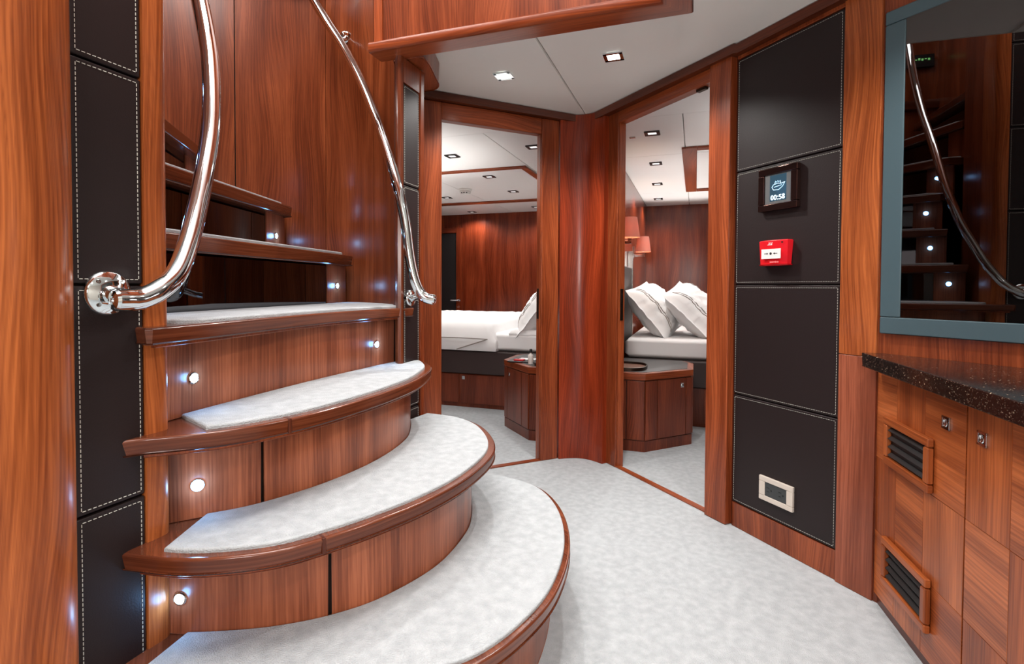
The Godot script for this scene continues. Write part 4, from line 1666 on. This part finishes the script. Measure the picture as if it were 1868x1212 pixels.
func nightstand(side: float):
	var mx := func(x: float) -> float:
		return x if side > 0.0 else -1.19 - x
	var at := Vector3(mx.call(-0.3), 0, -3.3)
	var t := thing("nightstand", at, "angular wooden bedside cabinet with a dark leather top, seen through the %s doorway" % ("right" if side > 0.0 else "left"), "nightstand", "")
	var outline := func(grow: float) -> PackedVector2Array:
		var pts := [Vector2(-0.50, -3.59), Vector2(-0.50, -2.985 + grow), Vector2(-0.255 + grow * 0.4, -2.985 + grow), Vector2(-0.005 + grow, -3.245 + grow * 0.4), Vector2(-0.005 + grow, -3.50), Vector2(-0.06 + grow * 0.4, -3.59)]
		var out := PackedVector2Array()
		for p in pts:
			out.append(Vector2(mx.call(p.x), p.y))
		return out
	var g := wg()
	prism(g, outline.call(-0.006), 0.0, 0.06)
	put(t, "plinth", g, M.bed_wood)
	g = wg()
	prism(g, outline.call(-0.012), 0.06, 0.40)
	put(t, "carcass", g, M.dark_and_shaded_wood)
	# door and side panels laid on the carcass
	var o: PackedVector2Array = outline.call(-0.011)
	var cen := Vector2(mx.call(-0.3), -3.3)
	var sides := [[1, 0.02, 0.14], [1, 0.144, 0.245], [2, 0.0, 0.085], [2, 0.088, 0.30], [2, 0.303, 0.36], [3, 0.003, 0.25]]
	for e in sides:
		var p: Vector2 = o[e[0]]
		var q: Vector2 = o[e[0] + 1]
		var l := p.distance_to(q)
		g = wg()
		var nn := (p + q) / 2.0 - cen
		board(g, lerp_line(p, q, minf(e[1], l)), lerp_line(p, q, minf(e[2], l - 0.002)), 0.065, 0.395, 0.0, 0.010, 0.002, 1, (p + q) / 2.0 + nn)
		var pn := put(t, "panel", g, M.bed_wood)
		if e[0] == 2 and e[1] > 0.05 and e[1] < 0.2:
			var xf := along(p, q, (p + q) / 2.0 + nn)
			var c := lerp_line(p, q, 0.27)
			xf.origin = Vector3(c.x, 0.355, c.y) + xf.basis.z * 0.011
			g = G.new()
			rbox(g, xf, Vector3(0.022, 0.026, 0.003), 0.001)
			lathe(g, facing(xf.origin, xf.basis.z), [Vector2(0.008, 0.0), Vector2(0.008, 0.003), Vector2(0.004, 0.004), Vector2(0.0, 0.003)], 14)
			put(pn, "latch", g, M.chrome, "small polished latch")
	g = wg()
	prism(g, outline.call(0.0), 0.40, 0.44, 0.004, 0.004, 0.0, true)
	var tp := put(t, "top", g, M.jamb_wood)
	g = G.new()
	prism(g, outline.call(-0.035), 0.438, 0.4415, 0.001)
	put(tp, "leather_inset", g, M.table_leather, "dark grey leather inset")
	# what stands on it
	var y := 0.4415
	if side < 0.0:
		var tr := thing("serving_tray", Vector3(-1.01, y, -3.2), "flat black tray with cards on the left bedside cabinet", "tray")
		g = G.new()
		cbox(g, Vector3(-1.12, y, -3.30), Vector3(-0.90, y + 0.008, -3.13), 0.003)
		put(tr, "plate", g, M.black)
		g = G.new()
		cbox(g, Vector3(-1.07, y + 0.0081, -3.27), Vector3(-0.96, y + 0.013, -3.20), 0.001)
		solid("notepad", g, M.linen, "white notepad lying on the black tray", "notepad")
		g = G.new()
		cbox(g, Vector3(-1.085, y + 0.0081, -3.19), Vector3(-1.02, y + 0.016, -3.15), 0.001)
		solid("matchbox", g, M.red_plastic, "small red and white box lying on the black tray", "box")
		var bo := thing("bottle", Vector3(-0.955, y, -3.1), "small white bottle with a dark cap on the left bedside cabinet", "bottle")
		var bx := Vector3(-0.955, y, -3.1)
		g = G.new()
		lathe(g, Transform3D(Basis(), bx), [Vector2(0.0, 0.0), Vector2(0.016, 0.0), Vector2(0.017, 0.003), Vector2(0.017, 0.05), Vector2(0.014, 0.058), Vector2(0.007, 0.064), Vector2(0.007, 0.07), Vector2(0.0, 0.07)])
		put(bo, "body", g, M.glass_white)
		g = G.new()
		lathe(g, Transform3D(Basis(), bx + Vector3(0, 0.07, 0)), [Vector2(0.0085, 0.0), Vector2(0.0085, 0.02), Vector2(0.007, 0.023), Vector2(0.0, 0.023)])
		put(bo, "cap", g, M.black)
		tray(Vector3(-0.79, y, -3.13), "round brown leather tray at the right edge of the left doorway")
	else:
		tray(Vector3(-0.40, y, -3.17), "round-cornered brown leather tray on the right bedside cabinet")


func tray(at: Vector3, label: String):
	var t := thing("leather_tray", at, label, "tray", "")
	var ring := func(r: float) -> PackedVector2Array:
		var out := PackedVector2Array()
		for k in 40:
			var a := TAU * k / 40.0
			var c := Vector2(cos(a), sin(a))
			out.append(Vector2(at.x, at.z) + Vector2(signf(c.x) * pow(absf(c.x), 0.7), signf(c.y) * pow(absf(c.y), 0.7)) * r)
		return out
	var g := G.new()
	prism(g, ring.call(0.135), at.y, at.y + 0.006)
	put(t, "base", g, M.tan_leather)
	g = G.new()
	var line: PackedVector2Array = ring.call(0.135)
	line.append(line[0])
	sweep(g, line, [Vector2(-0.004, at.y + 0.001), Vector2(0.004, at.y + 0.001), Vector2(0.004, at.y + 0.018), Vector2(0.0, at.y + 0.02), Vector2(-0.004, at.y + 0.018)])
	put(t, "rim", g, M.dark_metal)


func bed(side: float):
	var mx := func(x: float) -> float:
		return -0.56 + side * (x + 0.56)
	var which := "right cabin" if side > 0.0 else "left cabin"
	var b3 := func(g: G, x0: float, x1: float, y0: float, y1: float, z0: float, z1: float, bev: float):
		var a: float = mx.call(x0)
		var b: float = mx.call(x1)
		cbox(g, Vector3(minf(a, b), y0, z0), Vector3(maxf(a, b), y1, z1), bev)
	var x0 := -0.465 if side > 0.0 else -0.50
	var t := thing("bed", Vector3(mx.call(0.55), 0, -4.4), "double bed of the %s on a wooden base with a dark leather band" % which, "bed")
	var g := wg()
	b3.call(g, x0, 1.65, 0.0, 0.255, -5.2, -3.66, 0.003)
	var base := put(t, "base", g, M.bed_wood)
	for k in 3:
		g = wg()
		b3.call(g, 0.06 + k * 0.52, 0.06 + k * 0.52 + 0.51, 0.03, 0.25, -3.66, -3.652, 0.002)
		var dr := put(t, "drawer", g, M.bed_wood)
		g = G.new()
		b3.call(g, 0.54 + k * 0.52 - 0.012, 0.54 + k * 0.52 + 0.012, 0.212, 0.238, -3.652, -3.648, 0.001)
		put(dr, "latch", g, M.chrome, "small polished latch")
	g = G.new()
	b3.call(g, x0, 1.68, 0.256, 0.435, -5.22, -3.64, 0.012)
	put(t, "leather_band", g, M.bed_leather, "dark leather band")
	g = G.new()
	b3.call(g, x0 + 0.01, 1.64, 0.436, 0.572, -5.18, -3.665, 0.03)
	put(t, "mattress", g, M.linen, "white fitted sheet")
	# duvet with a rounded, slightly creased surface
	g = G.new()
	var dx0 := 0.27 if side < 0.0 else 0.62
	cloth(g, mx.call(dx0), mx.call(1.70), 0.437, 0.665, -5.22, -3.63, 0.17)
	var duvet := solid("duvet", g, M.linen, "white duvet with thin grey piping on the bed of the %s" % which, "duvet")
	g = G.new()
	var pts := []
	for k in 12:
		var f := k / 11.0
		pts.append(Vector3(mx.call(lerpf(dx0 + 0.06, 1.66, f)), 0.528 + 0.004 * sin(f * 9.0), -3.614))
	tube(g, smooth3(pts, 0.05), 0.004, 8)
	pts = []
	for k in 8:
		var f := k / 7.0
		pts.append(Vector3(mx.call(lerpf(dx0 + 0.31, dx0 + 0.06, f)), lerpf(0.445, 0.528, f), -3.614))
	tube(g, smooth3(pts, 0.05), 0.004, 8)
	put(duvet, "piping", g, M.linen_grey, "grey piping")
	if side > 0.0:
		pillow(Vector3(-0.275, 0.758, -4.06), Vector3(0.74, 0.61, 0.16), 0.35, 0.225, "white pillow with grey stripes leaning on the headboard, first from the door post")
		pillow(Vector3(0.0, 0.757, -4.08), Vector3(0.67, 0.70, 0.20), 0.35, 0.235, "white pillow with grey stripes leaning outward, second from the door post")
		pillow(Vector3(0.24, 0.665, -4.72), Vector3(0.25, 0.97, 0.0), 0.30, 0.22, "white pillow lying behind the two leaning ones at the right door edge")
	else:
		pillow(Vector3(-1.12, 0.775, -3.99), Vector3(-0.76, 0.60, 0.14), 0.34, 0.265, "white pillow with a grey band leaning at the right edge of the left doorway")
		g = G.new()
		cloth(g, -1.02, -1.30, 0.555, 0.60, -4.4, -3.68, 0.03)
		solid("folded_sheet", g, M.linen, "white sheet edge folded below the leaning pillow in the left cabin", "sheet")


func cloth(g: G, xa: float, xb: float, y0: float, y1: float, z0: float, z1: float, r: float):
	# a soft slab whose top swells and whose sides hang with light creases
	var n := FastNoiseLite.new()
	n.seed = 6
	n.frequency = 1.0
	var x0 := minf(xa, xb)
	var x1 := maxf(xa, xb)
	var nx := 40
	var nz := 36
	var P := []
	for i in nx + 1:
		var row := []
		for j in nz + 1:
			# unfold: the outer rows are the hanging sides
			var u := clampf((i / float(nx) - 0.1) / 0.8, 0.0, 1.0)
			var w := clampf((j / float(nz) - 0.1) / 0.8, 0.0, 1.0)
			var hu := maxf(0.1 - i / float(nx), i / float(nx) - 0.9) / 0.1
			var hw := maxf(0.1 - j / float(nz), j / float(nz) - 0.9) / 0.1
			var hang := clampf(maxf(hu, hw), 0.0, 1.0)
			var p := Vector3(lerpf(x0, x1, u), y1, lerpf(z0, z1, w))
			var edge := minf(minf(p.x - x0, x1 - p.x), minf(p.z - z0, z1 - p.z))
			var drop := clampf(1.0 - edge / r, 0.0, 1.0)
			p.y -= (1.0 - sqrt(maxf(0.0, 1.0 - drop * drop))) * minf(r, (y1 - y0)) * 0.8
			p.y = lerpf(p.y, y0, hang)
			p.y += n.get_noise_2d(p.x * 7.0, p.z * 6.0) * 0.012 * (1.0 - hang)
			var out := n.get_noise_2d(p.x * 11.0, p.z * 11.0 + p.y * 6.0) * 0.007
			if hang > 0.0:
				if hw >= hu:
					p.z += (out + 0.006) * signf(w - 0.5) * sin(hang * PI)
				else:
					p.x += (out + 0.006) * signf(u - 0.5) * sin(hang * PI)
			row.append(p)
		P.append(row)
	grid(g, P)


func grid(g: G, P: Array, flip := false):
	var nx := P.size()
	var nz: int = P[0].size()
	var N := []
	for i in nx:
		var row := []
		for j in nz:
			var a: Vector3 = P[mini(i + 1, nx - 1)][j] - P[maxi(i - 1, 0)][j]
			var b: Vector3 = P[i][mini(j + 1, nz - 1)] - P[i][maxi(j - 1, 0)]
			var nn := b.cross(a)
			nn = nn.normalized() if nn.length() > 1e-9 else Vector3.UP
			row.append(-nn if flip else nn)
		N.append(row)
	for i in nx - 1:
		for j in nz - 1:
			g.quad([P[i][j], P[i + 1][j], P[i + 1][j + 1], P[i][j + 1]], [N[i][j], N[i + 1][j], N[i + 1][j + 1], N[i][j + 1]], [Vector2(i, j) * 0.1, Vector2(i + 1, j) * 0.1, Vector2(i + 1, j + 1) * 0.1, Vector2(i, j + 1) * 0.1])


func pillow(at: Vector3, normal: Vector3, half_w: float, half_h: float, label: String):
	# cushion with a flat flange; its face normal is given, its long side lies along z
	var t := thing("pillow", at, label, "pillow", "white pillows on the cabin beds")
	var y := normal.normalized()
	var x := (Vector3(0, 0, 1) - y * y.z).normalized()
	var z := x.cross(y).normalized()
	var xf := Transform3D(Basis(x, y, z), at)
	var n := FastNoiseLite.new()
	n.seed = int(absf(at.x) * 1000.0)
	n.frequency = 1.0
	var g := G.new()
	var k := 28
	for face in [1.0, -1.0]:
		var P := []
		for i in k + 1:
			var row := []
			for j in k + 1:
				var u := -1.0 + 2.0 * i / k
				var v := -1.0 + 2.0 * j / k
				var a := clampf(1.0 - pow(absf(u / 0.9), 3.2), 0.0, 1.0)
				var b := clampf(1.0 - pow(absf(v / 0.9), 3.2), 0.0, 1.0)
				var h := 0.1 * pow(a * b, 0.5) + 0.004
				h += (n.get_noise_2d(u * 3.0, v * 3.0 + face) * 0.010 + absf(n.get_noise_2d(u * 5.0 + 9.0, v * 2.0)) * 0.016) * (0.25 + sqrt(a * b))
				if absf(u) == 1.0 or absf(v) == 1.0:
					h = 0.0
				var pinch := 1.0 - 0.05 * (1.0 - u * u) * absf(v) - 0.05 * (1.0 - v * v) * absf(u)
				row.append(xf * Vector3(u * half_w * pinch, face * h + n.get_noise_2d(u * 2.0 + 30.0, v * 2.0) * 0.008, v * half_h * pinch))
			P.append(row)
		grid(g, P, face < 0.0)
	put(t, "cushion", g, M.linen)
	# grey stripes a little inside the flange, proud of the cloth
	for s in [-0.72, 0.72]:
		for w in [0.0, 0.06]:
			g = G.new()
			var pts := PackedVector3Array()
			for i in 25:
				var v := -0.86 + 1.72 * i / 24.0
				var u: float = s + w * signf(s) * -1.0
				var a := clampf(1.0 - pow(absf(u / 0.9), 3.2), 0.0, 1.0)
				var b := clampf(1.0 - pow(absf(v / 0.9), 3.2), 0.0, 1.0)
				var h := 0.1 * pow(a * b, 0.5) + 0.004
				h += (n.get_noise_2d(u * 3.0, v * 3.0 + 1.0) * 0.010 + absf(n.get_noise_2d(u * 5.0 + 9.0, v * 2.0)) * 0.016) * (0.25 + sqrt(a * b))
				var pinch := 1.0 - 0.05 * (1.0 - u * u) * absf(v) - 0.05 * (1.0 - v * v) * absf(u)
				pts.append(xf * Vector3(u * half_w * pinch, h + n.get_noise_2d(u * 2.0 + 30.0, v * 2.0) * 0.008, v * half_h * pinch))
			tube(g, pts, 0.0035, 6)
			put(t, "stripe", g, M.linen_grey, "grey woven stripe")


func wall_lamp(at: Vector3, side: float, label: String):
	var t := thing("wall_lamp", at, label, "wall lamp", "")
	var wall_x := -0.505
	var g := G.new()
	cbox(g, Vector3(wall_x, at.y - 0.05, at.z - 0.03), Vector3(wall_x + 0.01, at.y + 0.05, at.z + 0.03), 0.002)
	put(t, "wall_plate", g, M.chrome)
	g = G.new()
	cbox(g, Vector3(wall_x + 0.01, at.y - 0.035, at.z - 0.008), Vector3(at.x + 0.012, at.y - 0.015, at.z + 0.008), 0.002)
	cbox(g, Vector3(at.x - 0.012, at.y - 0.018, at.z - 0.008), Vector3(at.x + 0.012, at.y + 0.012, at.z + 0.008), 0.002)
	put(t, "arm", g, M.chrome)
	# pleated shade
	g = G.new()
	var sides := 48
	for face in [0.0, -0.0015]:
		for s in sides:
			var q := []
			var nn := []
			for c in [[s, 0.0], [s + 1, 0.0], [s + 1, 1.0], [s, 1.0]]:
				var a: float = TAU * c[0] / sides
				var pleat: float = 0.0012 if int(c[0]) % 2 == 0 else 0.0
				var r: float = lerpf(0.064, 0.046, c[1]) + pleat + face
				q.append(at + Vector3(r * cos(a), 0.005 + 0.13 * c[1], r * sin(a)))
				nn.append(Vector3(cos(a), 0.14, sin(a)).normalized() * (1.0 if face == 0.0 else -1.0))
			g.quad(q, nn, [Vector2.ZERO, Vector2.RIGHT, Vector2.ONE, Vector2.DOWN])
	var sm := mat(rgb8(190, 130, 115), 0.8)
	sm.backlight_enabled = true
	sm.backlight = Color(0.6, 0.4, 0.32)
	put(t, "shade", g, sm, "pink pleated shade")
	g = G.new()
	lathe(g, Transform3D(Basis(), at + Vector3(0, 0.02, 0)), [Vector2(0.008, 0.0), Vector2(0.012, 0.03), Vector2(0.017, 0.05), Vector2(0.012, 0.07), Vector2(0.0, 0.076)], 16)
	put(t, "bulb", g, glowing(Color(1.0, 0.86, 0.7), 8.0))
	var l := OmniLight3D.new()
	l.name = "lamp"
	l.position = Vector3(0, 0.06, 0)
	l.light_color = Color(1.0, 0.82, 0.62)
	l.light_energy = 0.028
	l.light_size = 0.02
	l.omni_range = 6.0
	l.omni_attenuation = 2.0
	l.shadow_enabled = true
	t.add_child(l)


func unseen_uplight(at: Vector3, label: String, tilt := 0.0, e := 1.7, cone := 52.0):  # out of view, placed to brighten the cabin ceilings
	var t := thing("unseen_uplighter", Vector3(at.x, 0, at.z), label, "unseen lamp", "unseen uplighters lighting the cabin ceilings")
	var g := G.new()
	lathe(g, Transform3D(Basis(), at), [Vector2(0.0, 0.0), Vector2(0.05, 0.0), Vector2(0.075, 0.06), Vector2(0.072, 0.06), Vector2(0.048, 0.004), Vector2(0.0, 0.004)])
	put(t, "bowl", g, M.steel)
	g = G.new()
	lathe(g, Transform3D(Basis(), Vector3(at.x, 0, at.z)), [Vector2(0.0, 0.0), Vector2(0.11, 0.0), Vector2(0.11, 0.012), Vector2(0.012, 0.022), Vector2(0.010, at.y), Vector2(0.0, at.y)])
	put(t, "pole", g, M.steel)
	g = G.new()
	lathe(g, Transform3D(Basis(), at + Vector3(0, 0.03, 0)), [Vector2(0.055, 0.0), Vector2(0.0, 0.004)])
	put(t, "lens", g, glowing(Color(1.0, 0.99, 0.98), 3.0))
	var l := SpotLight3D.new()
	l.name = "lamp"
	l.position = Vector3(0, at.y + 0.07, 0)
	l.rotation_degrees = Vector3(90.0 + tilt, 0, 0)
	l.light_color = Color(1.0, 0.985, 0.97)
	l.light_energy = e
	l.light_size = 0.05
	l.spot_angle = cone
	l.spot_angle_attenuation = 0.6
	l.spot_range = 8.0
	l.spot_attenuation = 2.0
	l.shadow_enabled = true
	t.add_child(l)


func status_display():
	# small green read-out high on the stair wall, seen in the mirror only
	var c := Transform3D(Basis(Vector3.UP, deg_to_rad(90)), Vector3(-2.268, 2.56, -0.62))
	var t := thing("status_display", c.origin, "small green lit read-out high on the stair wall, seen reflected in the mirror", "display")
	var g := G.new()
	rbox(g, c * Transform3D(Basis(), Vector3(0, 0, 0.01)), Vector3(0.17, 0.09, 0.02), 0.003)
	put(t, "housing", g, M.black)
	g = G.new()
	for k in 6:
		rbox(g, c * Transform3D(Basis(), Vector3(-0.05 + 0.02 * k, 0.008 + 0.004 * (k % 2), 0.0205)), Vector3(0.012, 0.014 if k % 3 != 1 else 0.006, 0.001), 0.0)
	put(t, "green_segments", g, glowing(Color(0.2, 1.0, 0.25), 2.0))


func added_wall_fill(at: Vector3, e: float):
	# added fill lamp behind the camera, brightening risers and other upright faces
	var t := thing("added_fill_panel", at, "added flat fill panel behind the camera, lighting the staircase", "wall lamp", "")
	var g := G.new()
	rbox(g, Transform3D(Basis(), at + Vector3(0, 0, -0.012)), Vector3(0.66, 0.46, 0.024), 0.005)
	put(t, "housing", g, M.white_plastic)
	g = G.new()
	rbox(g, Transform3D(Basis(), at + Vector3(0, 0, -0.027)), Vector3(0.6, 0.4, 0.008), 0.002)
	put(t, "diffuser", g, glowing(Color(1.0, 0.99, 0.98), 1.5))
	var a := AreaLight3D.new()
	a.name = "unseen_panel_lamp"
	a.position = Vector3(0, 0, -0.04)
	a.area_size = Vector2(0.6, 0.4)
	a.light_energy = e
	a.light_color = Color(1.0, 0.985, 0.97)
	a.area_range = 10.0
	a.area_attenuation = 2.0
	a.shadow_enabled = true
	t.add_child(a)
